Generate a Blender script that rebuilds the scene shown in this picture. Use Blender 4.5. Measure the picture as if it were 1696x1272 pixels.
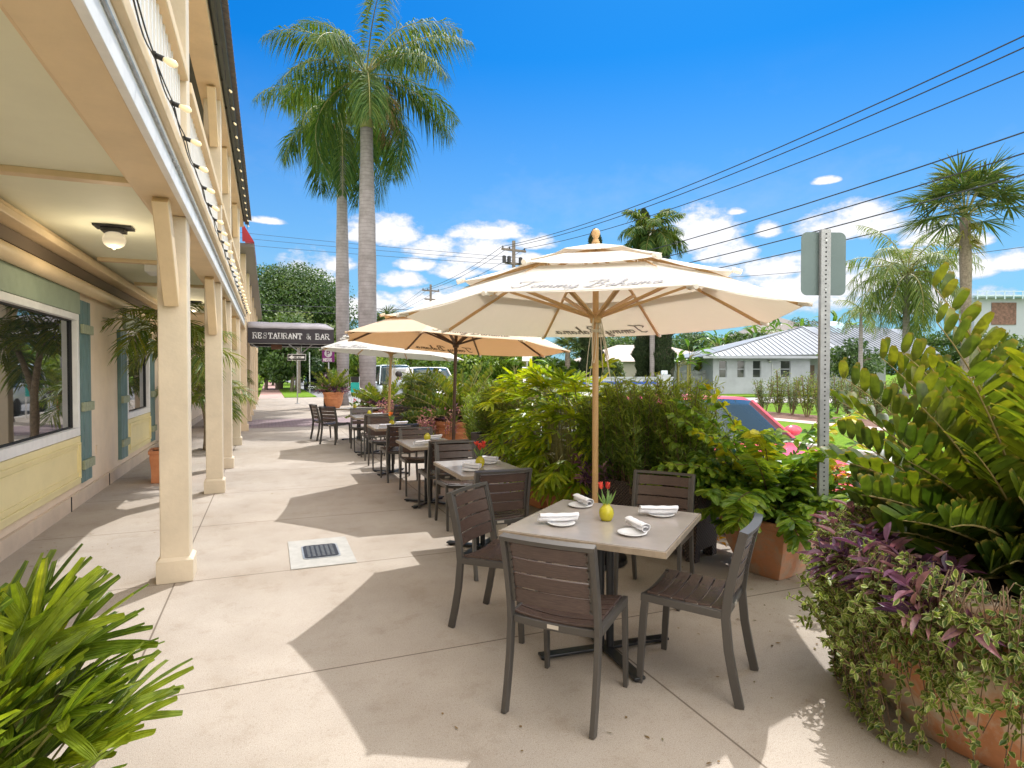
import bpy, math, random
import numpy as np
from mathutils import Vector as V
PI = math.pi
R = math.radians
S = bpy.context.scene
COL = S.collection
for o in list(bpy.data.objects): bpy.data.objects.remove(o)

# ------------------------------------------------------------ camera, sky, sun, exposure
YAW, PITCH, EYE, FPX = 21.76, -1.08, 1.59, 1012.0
cam = bpy.data.objects.new('camera', bpy.data.cameras.new('camera'))
COL.objects.link(cam)
cam.location = (0, 0, EYE)
cam.rotation_euler = (R(90 + PITCH), 0, R(-YAW))
cam.data.sensor_width = 36
cam.data.lens = 36 * FPX / 1696
cam.data.clip_start = .05
cam.data.clip_end = 2000
S.camera = cam
S.render.resolution_x, S.render.resolution_y = 1024, 768
SUN_AZ, SUN_EL = 41.0, 58.0          # clockwise from +Y
world = bpy.data.worlds.new('World')
S.world = world
world.use_nodes = True
S.view_settings.view_transform = 'Standard'
S.view_settings.look = 'None'
S.view_settings.gamma = 1
S.view_settings.exposure = 1.05
sd = bpy.data.lights.new('sun', 'SUN')
sd.energy = 2.0
sd.angle = R(.55)
sd.color = (1, .985, .96)
sun = bpy.data.objects.new('sun', sd)
COL.objects.link(sun)
sun.location = (8, 9, 20)
sdir = V((math.sin(R(SUN_AZ)) * math.cos(R(SUN_EL)), math.cos(R(SUN_AZ)) * math.cos(R(SUN_EL)), math.sin(R(SUN_EL))))
sun.rotation_euler = sdir.to_track_quat('Z', 'Y').to_euler()

def build_sky():
    nt = world.node_tree
    nt.nodes.clear()
    N = nt.nodes.new
    L = nt.links.new
    out = N('ShaderNodeOutputWorld')
    bg = N('ShaderNodeBackground')
    sky = N('ShaderNodeTexSky')
    sky.sky_type = 'NISHITA'
    sky.sun_disc = False
    sky.sun_elevation = R(SUN_EL)
    sky.sun_rotation = R(SUN_AZ)
    sky.altitude = 0
    sky.air_density = 1.0
    sky.dust_density = .35
    sky.ozone_density = 2.2
    tc = N('ShaderNodeTexCoord')
    sep = N('ShaderNodeSeparateXYZ')
    L(tc.outputs['Generated'], sep.inputs[0])
    def m(op, a, b=None, c=None, clamp=False):
        n = N('ShaderNodeMath')
        n.operation = op
        n.use_clamp = clamp
        for i, v in enumerate((a, b, c)):
            if v is None: continue
            if isinstance(v, (int, float)): n.inputs[i].default_value = v
            else: L(v, n.inputs[i])
        return n.outputs[0]
    az = m('ARCTAN2', sep.outputs[0], sep.outputs[1])
    el = m('ARCSINE', sep.outputs[2])
    comb = N('ShaderNodeCombineXYZ')
    L(m('MULTIPLY', az, 1.0), comb.inputs[0])
    L(m('MULTIPLY', el, 1.7), comb.inputs[1])
    def noise(sc, det, rough=.55, w=0.0):
        n = N('ShaderNodeTexNoise')
        n.inputs['Scale'].default_value = sc
        n.inputs['Detail'].default_value = det
        n.inputs['Roughness'].default_value = rough
        ad = N('ShaderNodeVectorMath')
        ad.inputs[1].default_value = (w, w * 2, w * 3)
        L(comb.outputs[0], ad.inputs[0])
        L(ad.outputs[0], n.inputs['Vector'])
        return n
    n1 = noise(26, 8, .64)
    n2 = noise(7, 3, .5, 3.1)
    dens = None
    # centre azimuth, elevation, half widths (degrees)
    for a, e, ra, re in CLOUDS:
        re = re*1.3; e = e - .15*re
        dx = m('DIVIDE', m('SUBTRACT', az, R(a)), R(ra))
        de = m('SUBTRACT', el, R(e))
        up = m('DIVIDE', m('MAXIMUM', de, 0.0), R(re))
        dn = m('DIVIDE', m('MINIMUM', de, 0.0), R(re * .45))
        r2 = m('ADD', m('MULTIPLY', dx, dx), m('ADD', m('MULTIPLY', up, up), m('MULTIPLY', dn, dn)))
        d = m('SUBTRACT', 1.0, r2)
        dens = d if dens is None else m('MAXIMUM', dens, d)
    nn = m('ADD', m('MULTIPLY', m('SUBTRACT', n1.outputs['Fac'], .5), 4.0), m('MULTIPLY', m('SUBTRACT', n2.outputs['Fac'], .5), 1.4))
    dd = m('ADD', m('ADD', m('MAXIMUM', dens, -1.2), .72), nn)
    fac = m('MULTIPLY', m('DIVIDE', m('SUBTRACT', dd, .1), 1.1), 1.0, clamp=True)
    fac = m('MULTIPLY', m('MINIMUM', fac, .96), m('MULTIPLY', m('ADD', dens, 1.1), 2.2, clamp=True), clamp=True)
    # thin high streaks
    n3 = noise(3.2, 6, .65, 7.7)
    wisp = m('MULTIPLY', m('MULTIPLY', m('SUBTRACT', n3.outputs['Fac'], .52), 3.0, clamp=True), m('SUBTRACT', 1.0, m('MULTIPLY', m('ABSOLUTE', m('SUBTRACT', el, R(13))), 4.5), clamp=True), clamp=True)
    fac = m('MAXIMUM', fac, m('MULTIPLY', wisp, .35))
    # unseen bright cloud cover behind the camera and overhead, added as fill light
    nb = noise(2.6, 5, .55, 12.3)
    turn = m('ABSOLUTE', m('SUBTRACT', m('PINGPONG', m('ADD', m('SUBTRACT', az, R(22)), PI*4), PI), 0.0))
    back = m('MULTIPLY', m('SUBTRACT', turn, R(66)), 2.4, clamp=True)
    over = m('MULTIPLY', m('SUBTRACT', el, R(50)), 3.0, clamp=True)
    fill_clouds = m('MULTIPLY', m('MAXIMUM', back, over), m('MULTIPLY', m('SUBTRACT', nb.outputs['Fac'], .30), 4.0, clamp=True), clamp=True)
    hs = N('ShaderNodeHueSaturation')
    hs.inputs['Saturation'].default_value = 1.5
    hs.inputs['Value'].default_value = 1.0
    L(sky.outputs[0], hs.inputs['Color'])
    gm = N('ShaderNodeMixRGB')
    gm.blend_type = 'MULTIPLY'
    gm.inputs[0].default_value = 1
    gm.inputs[2].default_value = (.10, .41, .50, 1)
    L(hs.outputs[0], gm.inputs[1])
    hz = N('ShaderNodeMixRGB')
    hf = m('SUBTRACT', 1.0, m('DIVIDE', el, R(27)), clamp=True)
    L(m('MULTIPLY', m('POWER', hf, 1.15), .88, clamp=True), hz.inputs[0]); L(gm.outputs[0], hz.inputs[1]); hz.inputs[2].default_value = (1.25, 1.95, 2.65, 1)
    shade = N('ShaderNodeMixRGB')
    shade.inputs[1].default_value = (2.3, 2.5, 2.95, 1)
    shade.inputs[2].default_value = (3.9, 3.85, 3.9, 1)
    L(m('MAXIMUM', 0.0, m('MULTIPLY', m('ADD', dd, -.3), .7, clamp=True)), shade.inputs[0])
    mix = N('ShaderNodeMixRGB')
    L(fac, mix.inputs[0])
    L(hz.outputs[0], mix.inputs[1])
    L(shade.outputs[0], mix.inputs[2])
    mix2 = N('ShaderNodeMixRGB')
    L(m('MULTIPLY', fill_clouds, .95), mix2.inputs[0]); L(mix.outputs[0], mix2.inputs[1]); mix2.inputs[2].default_value = (13.6, 12.8, 11.6, 1)
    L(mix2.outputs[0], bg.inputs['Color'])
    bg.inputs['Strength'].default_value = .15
    L(bg.outputs[0], out.inputs[0])
CLOUDS = ((3.5, 8.2, 2.7, 1.9), (3.8, 6.3, 4.0, 1.3), (10.7, 12.6, 2.3, 1.4), (14.7, 11.2, 2.5, 0.9), (11.3, 8.4, 2.3, 0.7), (19.9, 12.8, 3.5, 0.8), (19.3, 10.7, 3.5, 1.5), (23.8, 11.9, 1.9, 0.7), (39.1, 12.1, 2.9, 1.9), (40.9, 10.4, 2.3, 1.1), (45.3, 8.8, 3.4, 0.9), (51.1, 11.9, 3.8, 1.4), (45.8, 6.6, 6.3, 1.9), (60.4, 7.9, 3.4, 0.7), (44.3, 12.0, 1.0, 0.7), (15.4, 6.6, 4.0, 1.0), (8.0, 12.5, 1.7, 1.1), (48.7, 15.5, 1.0, 0.3), (58.6, 7.7, 1.7, 1.0), (42.9, 5.9, 4.0, 1.1), (56.4, 10.4, 2.3, 0.9), (-0.1, 12.9, 1.5, 0.3), (5.9, 9.5, 1.5, 0.7), (12.9, 9.8, 1.7, 0.6), (16.8, 9.3, 2.3, 0.7), (23.0, 10.4, 1.7, 0.6), (8.6, 6.1, 3.4, 0.9), (35.7, 8.0, 2.9, 1.1), (39.9, 8.4, 2.9, 0.9), (49.0, 8.1, 2.9, 0.8), (52.0, 7.1, 3.4, 0.9), (54.5, 8.8, 2.3, 0.7), (5.9, 5.3, 3.4, 0.8), (56.1, 5.4, 4.6, 1.0), (41.8, 13.8, 0.8, 0.3), (58.3, 9.7, 1.4, 0.5), (30.8, 8.9, 2.3, 0.8))
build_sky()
S.cycles.max_bounces = 6
S.cycles.transparent_max_bounces = 8

# ------------------------------------------------------------ helpers
fw = V((math.sin(R(YAW)), math.cos(R(YAW)), 0))
rt = V((fw.y, -fw.x, 0))
def G(px, d, z=0.0):
    """ground point seen in photograph column px at depth d metres"""
    p = fw * d + rt * ((px - 848) / FPX * d)
    return V((p.x, p.y, z))
def ZP(py, d): return EYE + (617 - py) / FPX * d

class MB:
    def __init__(s):
        s.v = []; s.a = []; s.q = []; s.n = []; s.c = 0
    def add(s, vs, fs, at=None):
        vs = np.asarray(vs, dtype=np.float64).reshape(-1, 3)
        s.v.append(vs)
        s.a.append(np.zeros((len(vs), 3)) if at is None else np.asarray(at).reshape(-1, 3))
        for f in fs: s.n.append([i + s.c for i in f])
        s.c += len(vs)
    def addq(s, vs, q, at):
        s.v.append(vs); s.a.append(at); s.q.append(q + s.c); s.c += len(vs)
    def box(s, x0, x1, y0, y1, z0, z1):
        s.add([(x0,y0,z0),(x1,y0,z0),(x1,y1,z0),(x0,y1,z0),(x0,y0,z1),(x1,y0,z1),(x1,y1,z1),(x0,y1,z1)],
              [(3,2,1,0),(4,5,6,7),(0,1,5,4),(1,2,6,5),(2,3,7,6),(3,0,4,7)])
    def obox(s, c, ax, ay, hx, hy, z0, z1):
        ax = V(ax).normalized(); ay = V(ay).normalized(); c = V(c)
        b = [c - ax*hx - ay*hy, c + ax*hx - ay*hy, c + ax*hx + ay*hy, c - ax*hx + ay*hy]
        s.add([(p.x,p.y,z0) for p in b] + [(p.x,p.y,z1) for p in b],
              [(3,2,1,0),(4,5,6,7),(0,1,5,4),(1,2,6,5),(2,3,7,6),(3,0,4,7)])
    def sweep(s, pts, hw, hh, side=(1,0,0), taper=None):
        pts = [V(p) for p in pts]; sd = V(side).normalized(); vs = []
        for i, p in enumerate(pts):
            t = (pts[min(i+1, len(pts)-1)] - pts[max(i-1, 0)]).normalized()
            n = t.cross(sd).normalized(); q = sd
            k = 1 if taper is None else taper[i]
            vs += [p - q*hw*k - n*hh*k, p + q*hw*k - n*hh*k, p + q*hw*k + n*hh*k, p - q*hw*k + n*hh*k]
        fs = []
        for i in range(len(pts)-1):
            a = i*4
            for j in range(4): fs.append((a+j, a+(j+1)%4, a+4+(j+1)%4, a+4+j))
        e = (len(pts)-1)*4
        fs += [(3,2,1,0), (e,e+1,e+2,e+3)]
        s.add([tuple(v) for v in vs], fs)
    def tube(s, pts, r, n=8, cap=True):
        pts = [V(p) for p in pts]
        rs = r if isinstance(r, (list, tuple)) else [r]*len(pts)
        vs = []; fs = []; ref = None
        for i, p in enumerate(pts):
            t = (pts[min(i+1, len(pts)-1)] - pts[max(i-1, 0)])
            t = t.normalized() if t.length > 1e-9 else V((0,0,1))
            if ref is None: ref = V((1,0,0)) if abs(t.x) < .8 else V((0,1,0))
            u = (ref - t*ref.dot(t)).normalized(); w = t.cross(u); ref = u
            for k in range(n):
                a = 2*PI*k/n
                vs.append(tuple(p + (u*math.cos(a) + w*math.sin(a))*rs[i]))
        for i in range(len(pts)-1):
            for k in range(n):
                fs.append((i*n+k, i*n+(k+1)%n, (i+1)*n+(k+1)%n, (i+1)*n+k))
        if cap: fs += [tuple(reversed(range(n))), tuple((len(pts)-1)*n+k for k in range(n))]
        s.add(vs, fs)
    def lathe(s, prof, n=24, c=(0,0,0), ph=0, sq=None):
        vs = []; fs = []
        for r, z in prof:
            for k in range(n):
                a = 2*PI*k/n + ph
                q = 1 if sq is None else 1/max(abs(math.cos(a)), abs(math.sin(a)))**sq
                vs.append((c[0]+r*q*math.cos(a), c[1]+r*q*math.sin(a), c[2]+z))
        for i in range(len(prof)-1):
            for k in range(n): fs.append((i*n+k, i*n+(k+1)%n, (i+1)*n+(k+1)%n, (i+1)*n+k))
        if prof[0][0] > 1e-4: fs.append(tuple(reversed(range(n))))
        if prof[-1][0] > 1e-4: fs.append(tuple((len(prof)-1)*n+k for k in range(n)))
        s.add(vs, fs)
    def ball(s, c, r, n=12, sc=(1,1,1)):
        pr = [(max(1e-5, r*math.sin(PI*i/8))*1.0, -r*math.cos(PI*i/8)*sc[2]) for i in range(9)]
        s.lathe(pr, n, c)
    def build(s, name, mat, parent=None, smooth=False, bevel=0, loc=None, solid=0):
        me = bpy.data.meshes.new(name)
        vs = np.concatenate(s.v) if s.v else np.zeros((0,3))
        loops = []; starts = []; k = 0
        if s.q:
            q = np.concatenate(s.q); loops.append(q.reshape(-1)); starts.append(np.arange(len(q))*4); k = len(q)*4
        if s.n:
            ln = np.array([len(f) for f in s.n]); loops.append(np.array([i for f in s.n for i in f]))
            starts.append(k + np.concatenate([[0], np.cumsum(ln)[:-1]]))
        loops = np.concatenate(loops).astype(np.int32); starts = np.concatenate(starts).astype(np.int32)
        me.vertices.add(len(vs)); me.vertices.foreach_set('co', vs.reshape(-1).astype(np.float32))
        me.loops.add(len(loops)); me.loops.foreach_set('vertex_index', loops)
        me.polygons.add(len(starts)); me.polygons.foreach_set('loop_start', starts)
        me.update(calc_edges=True); me.validate()
        if s.q:
            at = me.attributes.new('luv', 'FLOAT_VECTOR', 'POINT')
            at.data.foreach_set('vector', np.concatenate(s.a).reshape(-1).astype(np.float32))
        me.polygons.foreach_set('use_smooth', np.full(len(me.polygons), bool(smooth)))
        me.materials.append(mat)
        o = bpy.data.objects.new(name, me)
        COL.objects.link(o)
        if parent is not None: o.parent = parent
        if loc is not None: o.location = loc
        if solid:
            m = o.modifiers.new('thick', 'SOLIDIFY'); m.thickness = solid; m.offset = 0
        if bevel:
            m = o.modifiers.new('bevel', 'BEVEL'); m.width = bevel; m.segments = 2; m.limit_method = 'ANGLE'; m.angle_limit = R(40)
        return o

def tag(o, label=None, cat=None, group=None, kind=None):
    if label: o['label'] = label
    if cat: o['category'] = cat
    if group: o['group'] = group
    if kind: o['kind'] = kind
    return o
def thing(name, label, cat, loc=(0,0,0), rz=0, group=None):
    o = bpy.data.objects.new(name, None)
    COL.objects.link(o)
    o.location = loc; o.rotation_euler = (0, 0, rz); o.empty_display_size = .2
    return tag(o, label, cat, group)
def dup(root, loc=None, rz=None, label=None, group=None, scale=None):
    def cp(o, par):
        c = o.copy(); COL.objects.link(c)
        if par is not None: c.parent = par
        for ch in kids.get(o.name, []): cp(ch, c)
        return c
    kids = {}
    for o in bpy.data.objects:
        if o.parent: kids.setdefault(o.parent.name, []).append(o)
    c = cp(root, None)
    if loc is not None: c.location = loc
    if rz is not None: c.rotation_euler = (0, 0, rz)
    if label: c['label'] = label
    if group: c['group'] = group
    if scale is not None: c.scale = (scale,)*3 if isinstance(scale, (int, float)) else scale
    return c

# ------------------------------------------------------------ materials
def mat(name, col, rough=.6, metal=0, var=0, vs=8, bump=0, bs=40, spec=.5, extra=None, col2=None, emit=None):
    m = bpy.data.materials.new(name); m.use_nodes = True
    nt = m.node_tree; P = nt.nodes['Principled BSDF']; L = nt.links.new; N = nt.nodes.new
    P.inputs['Base Color'].default_value = (*col, 1)
    P.inputs['Roughness'].default_value = rough
    P.inputs['Metallic'].default_value = metal
    P.inputs['Specular IOR Level'].default_value = spec
    tc = N('ShaderNodeTexCoord')
    if var or col2:
        n = N('ShaderNodeTexNoise'); n.inputs['Scale'].default_value = vs; n.inputs['Detail'].default_value = 6; n.inputs['Roughness'].default_value = .65
        L(tc.outputs['Object'], n.inputs['Vector'])
        r = N('ShaderNodeValToRGB')
        c2 = col2 or tuple(max(0, c*(1-var)) for c in col)
        c1 = col if col2 else tuple(min(1, c*(1+var*.6)) for c in col)
        r.color_ramp.elements[0].color = (*c2, 1); r.color_ramp.elements[1].color = (*c1, 1)
        r.color_ramp.elements[0].position = .33; r.color_ramp.elements[1].position = .62
        L(n.outputs['Fac'], r.inputs['Fac']); L(r.outputs['Color'], P.inputs['Base Color'])
    if bump:
        n = N('ShaderNodeTexNoise'); n.inputs['Scale'].default_value = bs; n.inputs['Detail'].default_value = 4
        L(tc.outputs['Object'], n.inputs['Vector'])
        b = N('ShaderNodeBump'); b.inputs['Strength'].default_value = bump; b.inputs['Distance'].default_value = .01
        L(n.outputs['Fac'], b.inputs['Height']); L(b.outputs['Normal'], P.inputs['Normal'])
    if emit:
        P.inputs['Emission Color'].default_value = (*emit[0], 1); P.inputs['Emission Strength'].default_value = emit[1]
    return m

def leafmat(name, cols, rough=.42, trans=.38, tcol=None, rib=None, edge=None, edge_at=.55, tip=None, spec=.45, patch=None, veins=0):
    """cols are picked leaf by leaf; rib = colour of the midrib, edge = colour of the margin"""
    m = bpy.data.materials.new(name); m.use_nodes = True
    nt = m.node_tree; P = nt.nodes['Principled BSDF']; out = nt.nodes['Material Output']; L = nt.links.new; N = nt.nodes.new
    at = N('ShaderNodeAttribute'); at.attribute_name = 'luv'
    sp = N('ShaderNodeSeparateXYZ'); L(at.outputs['Vector'], sp.inputs[0])
    r = N('ShaderNodeValToRGB'); cr = r.color_ramp
    while len(cr.elements) < len(cols): cr.elements.new(.5)
    for i, c in enumerate(cols):
        cr.elements[i].position = i/(len(cols)-1); cr.elements[i].color = (*c, 1)
    L(sp.outputs[2], r.inputs['Fac'])
    cur = r.outputs['Color']
    def mix(fac, c, cur):
        x = N('ShaderNodeMixRGB'); L(fac, x.inputs[0]); L(cur, x.inputs[1]); x.inputs[2].default_value = (*c, 1)
        return x.outputs[0]
    def ramp(src, a, b):
        x = N('ShaderNodeMapRange'); x.inputs['From Min'].default_value = a; x.inputs['From Max'].default_value = b
        L(src, x.inputs['Value']); return x.outputs['Result']
    if edge or patch:
        tc = N('ShaderNodeTexCoord'); n = N('ShaderNodeTexNoise'); n.inputs['Scale'].default_value = 45; n.inputs['Detail'].default_value = 3
        L(tc.outputs['Object'], n.inputs['Vector'])
        ad = N('ShaderNodeMath'); ad.operation = 'MULTIPLY_ADD'; L(n.outputs['Fac'], ad.inputs[0]); ad.inputs[1].default_value = .9
        L(sp.outputs[0], ad.inputs[2])
        if edge: cur = mix(ramp(ad.outputs[0], edge_at+.42, edge_at+.5), edge, cur)
        if patch: cur = mix(ramp(n.outputs['Fac'], .52, .58), patch, cur)
    if rib: cur = mix(ramp(sp.outputs[0], .16, .04), rib, cur)
    if tip: cur = mix(ramp(sp.outputs[1], .86, .98), tip, cur)
    tcb = N('ShaderNodeTexCoord'); nb = N('ShaderNodeTexNoise'); nb.inputs['Scale'].default_value = 26; nb.inputs['Detail'].default_value = 4; L(tcb.outputs['Object'], nb.inputs['Vector'])
    mm = N('ShaderNodeMixRGB'); mm.blend_type = 'MULTIPLY'; mm.inputs[0].default_value = 1; L(cur, mm.inputs[1])
    rb = N('ShaderNodeValToRGB'); rb.color_ramp.elements[0].position = .35; rb.color_ramp.elements[0].color = (.66,.66,.62,1); rb.color_ramp.elements[1].position = .66; rb.color_ramp.elements[1].color = (1.18,1.12,1.1,1)
    L(nb.outputs['Fac'], rb.inputs['Fac']); L(rb.outputs['Color'], mm.inputs[2]); cur = mm.outputs[0]
    if veins:
        s1 = N('ShaderNodeMath'); s1.operation = 'MULTIPLY'; L(sp.outputs[0], s1.inputs[0]); s1.inputs[1].default_value = veins*6.283
        s2 = N('ShaderNodeMath'); s2.operation = 'SINE'; L(s1.outputs[0], s2.inputs[0])
        bp = N('ShaderNodeBump'); bp.inputs['Strength'].default_value = .7; bp.inputs['Distance'].default_value = .0016; L(s2.outputs[0], bp.inputs['Height']); L(bp.outputs[0], P.inputs['Normal'])
    L(cur, P.inputs['Base Color'])
    P.inputs['Roughness'].default_value = rough; P.inputs['Specular IOR Level'].default_value = spec
    tr = N('ShaderNodeBsdfTranslucent')
    g = N('ShaderNodeMixRGB'); g.blend_type = 'MULTIPLY'; g.inputs[0].default_value = 1; L(cur, g.inputs[1])
    g.inputs[2].default_value = (*(tcol or (2.3, 2.2, .9)), 1); L(g.outputs[0], tr.inputs['Color'])
    ms = N('ShaderNodeMixShader'); ms.inputs[0].default_value = trans
    L(P.outputs[0], ms.inputs[1]); L(tr.outputs[0], ms.inputs[2]); L(ms.outputs[0], out.inputs['Surface'])
    return m

# ------------------------------------------------------------ leaves
def unit(a):
    a = np.asarray(a, dtype=np.float64); return a / np.maximum(np.linalg.norm(a, axis=-1, keepdims=True), 1e-9)
LANCE = (.12, .8, 1.0, .72, .02)
OVAL = (.15, .85, 1.0, .85, .04)
OBLONG = (.28, .78, .97, 1.0, .98, .86, .42)
DIAM = (0.02, 1.0, 0.02)
STRAP = (.35, .9, 1.0, .95, .6)
def leaves(mb, base, d, n, L, W, prof=LANCE, droop=0., fold=.2, rng=None, rnd=None, curl=0.):
    base = np.asarray(base, dtype=np.float64).reshape(-1, 3); N_ = len(base)
    d = unit(np.broadcast_to(np.asarray(d, dtype=np.float64), (N_, 3)))
    n = np.broadcast_to(np.asarray(n, dtype=np.float64), (N_, 3))
    s = unit(np.cross(d, n)); n = np.cross(s, d)
    L = np.broadcast_to(np.asarray(L, dtype=np.float64), (N_,)); W = np.broadcast_to(np.asarray(W, dtype=np.float64), (N_,))
    droop = np.broadcast_to(np.asarray(droop, dtype=np.float64), (N_,))
    k = len(prof); t = np.linspace(0, 1, k); pw = np.array(prof)
    if rnd is None: rnd = rng.random(N_)
    mid = base[:, None] + d[:, None]*(L[:, None]*t)[..., None]
    mid[..., 2] -= droop[:, None]*L[:, None]*t**2
    if curl: mid = mid + n[:, None]*(curl*L[:, None]*np.sin(t*PI))[..., None]
    hw = (W[:, None]*.5*pw)
    off = s[:, None]*hw[..., None]; lift = n[:, None]*(hw*fold*2)[..., None]
    vs = np.stack([mid - off + lift, mid, mid + off + lift], 2).reshape(-1, 3)
    at = np.zeros((N_, k, 3, 3)); at[..., 0, 0] = 1; at[..., 2, 0] = 1; at[..., 1] = t[None, :, None]; at[..., 2] = rnd[:, None, None]
    b = (np.arange(N_)*k*3)[:, None, None]; i = (np.arange(k-1)*3)[None, :, None]
    o = b + i
    q1 = np.concatenate([o, o+1, o+4, o+3], 2).reshape(-1, 4); q2 = np.concatenate([o+1, o+2, o+5, o+4], 2).reshape(-1, 4)
    mb.addq(vs, np.concatenate([q1, q2]), at.reshape(-1, 3))
def rdir(rng, n): return unit(rng.normal(size=(n, 3)))
def blob(mb, c, r, n, size, rng, prof=DIAM, ratio=.5, up=.35, shell=.55, rnd=None, droop=.1):
    """leaves through the outer part of an ellipsoid"""
    dr = rdir(rng, n); rr = shell + (1-shell)*rng.random(n)**.6
    P = np.asarray(c) + dr*np.asarray(r)*rr[:, None]
    nd = unit(dr + rdir(rng, n)*.7 + np.array([0, 0, up])); ld = unit(np.cross(nd, rdir(rng, n)) + dr*.35)
    sz = size*(.65 + .7*rng.random(n))
    leaves(mb, P, ld, nd, sz, sz*ratio, prof, droop, .15, rng, rnd)
def crown(mb, c, r, nclump, nleaf, size, rng, cr=.34, flat=.75, low=-.35, **kw):
    c = np.asarray(c, dtype=float); r = np.asarray(r, dtype=float)
    for _ in range(nclump):
        d = rdir(rng, 1)[0]; d[2] = max(d[2], low)
        k = .35 + .6*rng.random()**.6
        cc = c + d*r*k; q = cr*(.7 + .6*rng.random())
        base = rng.random()*.55
        blob(mb, cc, r*np.array([q, q, q*flat]), nleaf, size, rng, rnd=base + .45*rng.random(nleaf), **kw)
# ------------------------------------------------------------ colours
def concrete_mat():
    m = mat('concrete', (.5,.45,.38), .85, bump=.25, bs=260)
    nt = m.node_tree; N = nt.nodes.new; L = nt.links.new; P = nt.nodes['Principled BSDF']
    tc = N('ShaderNodeTexCoord')
    def noise(s, d, r=.6):
        n = N('ShaderNodeTexNoise'); n.inputs['Scale'].default_value = s; n.inputs['Detail'].default_value = d; n.inputs['Roughness'].default_value = r
        L(tc.outputs['Object'], n.inputs['Vector']); return n.outputs['Fac']
    def ramp(f, a, b, ca, cb):
        r = N('ShaderNodeValToRGB'); r.color_ramp.elements[0].position = a; r.color_ramp.elements[1].position = b
        r.color_ramp.elements[0].color = (*ca, 1); r.color_ramp.elements[1].color = (*cb, 1); L(f, r.inputs['Fac']); return r.outputs['Color']
    def mul(a, b):
        x = N('ShaderNodeMixRGB'); x.blend_type = 'MULTIPLY'; x.inputs[0].default_value = 1; L(a, x.inputs[1]); L(b, x.inputs[2]); return x.outputs[0]
    c = ramp(noise(1.1, 7, .65), .3, .7, (.40,.35,.30), (.50,.45,.395))
    c = mul(c, ramp(noise(330, 2), .3, .7, (.58,.54,.50), (1.22,1.22,1.22)))
    c = mul(c, ramp(noise(90, 3), .30, .46, (.8,.77,.74), (1,1,1)))
    c = mul(c, ramp(noise(3.4, 6, .75), .34, .47, (.875,.85,.82), (1,1,1)))
    c = mul(c, ramp(noise(.42, 5, .6), .38, .56, (.90,.875,.84), (1,1,1)))
    c = mul(c, ramp(noise(11, 4, .8), .2, .34, (.8,.77,.74), (1,1,1)))
    sp = N('ShaderNodeSeparateXYZ'); L(tc.outputs['Object'], sp.inputs[0])
    def joint(o, off, half):
        s = N('ShaderNodeMath'); s.operation = 'SUBTRACT'; L(o, s.inputs[0]); s.inputs[1].default_value = off
        p = N('ShaderNodeMath'); p.operation = 'PINGPONG'; L(s.outputs[0], p.inputs[0]); p.inputs[1].default_value = half
        return ramp(p.outputs[0], .0028, .0075, (.33,.29,.25), (1,1,1))
    c = mul(c, joint(sp.outputs[1], 3.38, .91)); c = mul(c, joint(sp.outputs[0], -.665, 1.2575))
    L(c, P.inputs['Base Color']); return m
def brick_mat(name, a, b, mortar, sx, sy, rough=.85, rot=0):
    m = mat(name, a, rough); nt = m.node_tree; N = nt.nodes.new; L = nt.links.new; P = nt.nodes['Principled BSDF']
    tc = N('ShaderNodeTexCoord'); mp = N('ShaderNodeMapping'); mp.inputs['Rotation'].default_value = (0, 0, rot); L(tc.outputs['Object'], mp.inputs[0])
    br = N('ShaderNodeTexBrick'); br.inputs['Color1'].default_value = (*a, 1); br.inputs['Color2'].default_value = (*b, 1); br.inputs['Mortar'].default_value = (*mortar, 1)
    br.inputs['Scale'].default_value = 1; br.inputs['Brick Width'].default_value = sx; br.inputs['Row Height'].default_value = sy; br.inputs['Mortar Size'].default_value = min(sx, sy)*.07
    L(mp.outputs[0], br.inputs['Vector']); L(br.outputs['Color'], P.inputs['Base Color']); return m
def wicker_mat(name, a, b, s=90):
    m = mat(name, a, .55); nt = m.node_tree; N = nt.nodes.new; L = nt.links.new; P = nt.nodes['Principled BSDF']
    tc = N('ShaderNodeTexCoord'); sp = N('ShaderNodeSeparateXYZ'); L(tc.outputs['Object'], sp.inputs[0])
    def sn(o):
        k = N('ShaderNodeMath'); k.operation = 'MULTIPLY'; L(o, k.inputs[0]); k.inputs[1].default_value = s*2.2
        q = N('ShaderNodeMath'); q.operation = 'SINE'; L(k.outputs[0], q.inputs[0]); return q.outputs[0]
    ad = N('ShaderNodeMath'); ad.operation = 'ADD'; L(sp.outputs[0], ad.inputs[0]); L(sp.outputs[1], ad.inputs[1])
    pr = N('ShaderNodeMath'); pr.operation = 'MULTIPLY'; L(sn(ad.outputs[0]), pr.inputs[0]); L(sn(sp.outputs[2]), pr.inputs[1])
    r = N('ShaderNodeValToRGB'); r.color_ramp.elements[0].color = (*b, 1); r.color_ramp.elements[1].color = (*a, 1); r.color_ramp.elements[0].position = .0
    r.color_ramp.elements[1].position = .5
    L(pr.outputs[0], r.inputs['Fac']); L(r.outputs['Color'], P.inputs['Base Color'])
    bp = N('ShaderNodeBump'); bp.inputs['Distance'].default_value = .004; L(pr.outputs[0], bp.inputs['Height']); L(bp.outputs[0], P.inputs['Normal']); return m
M = {}
M['concrete'] = concrete_mat()
M['plaster'] = mat('painted stucco', (.80,.65,.48), .9, var=.06, vs=3, bump=.35, bs=90)
M['cream'] = mat('cream paint', (.72,.555,.345), .55, var=.10, vs=1.6, bump=.15, bs=30)
M['post'] = mat('putty paint', (.66,.565,.43), .6, var=.12, vs=1.8, bump=.15, bs=35)
M['white'] = mat('white paint', (.80,.80,.79), .4, var=.03)
M['white_trim'] = mat('white gloss trim', (.80,.79,.77), .4, var=.08, vs=5)
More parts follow.
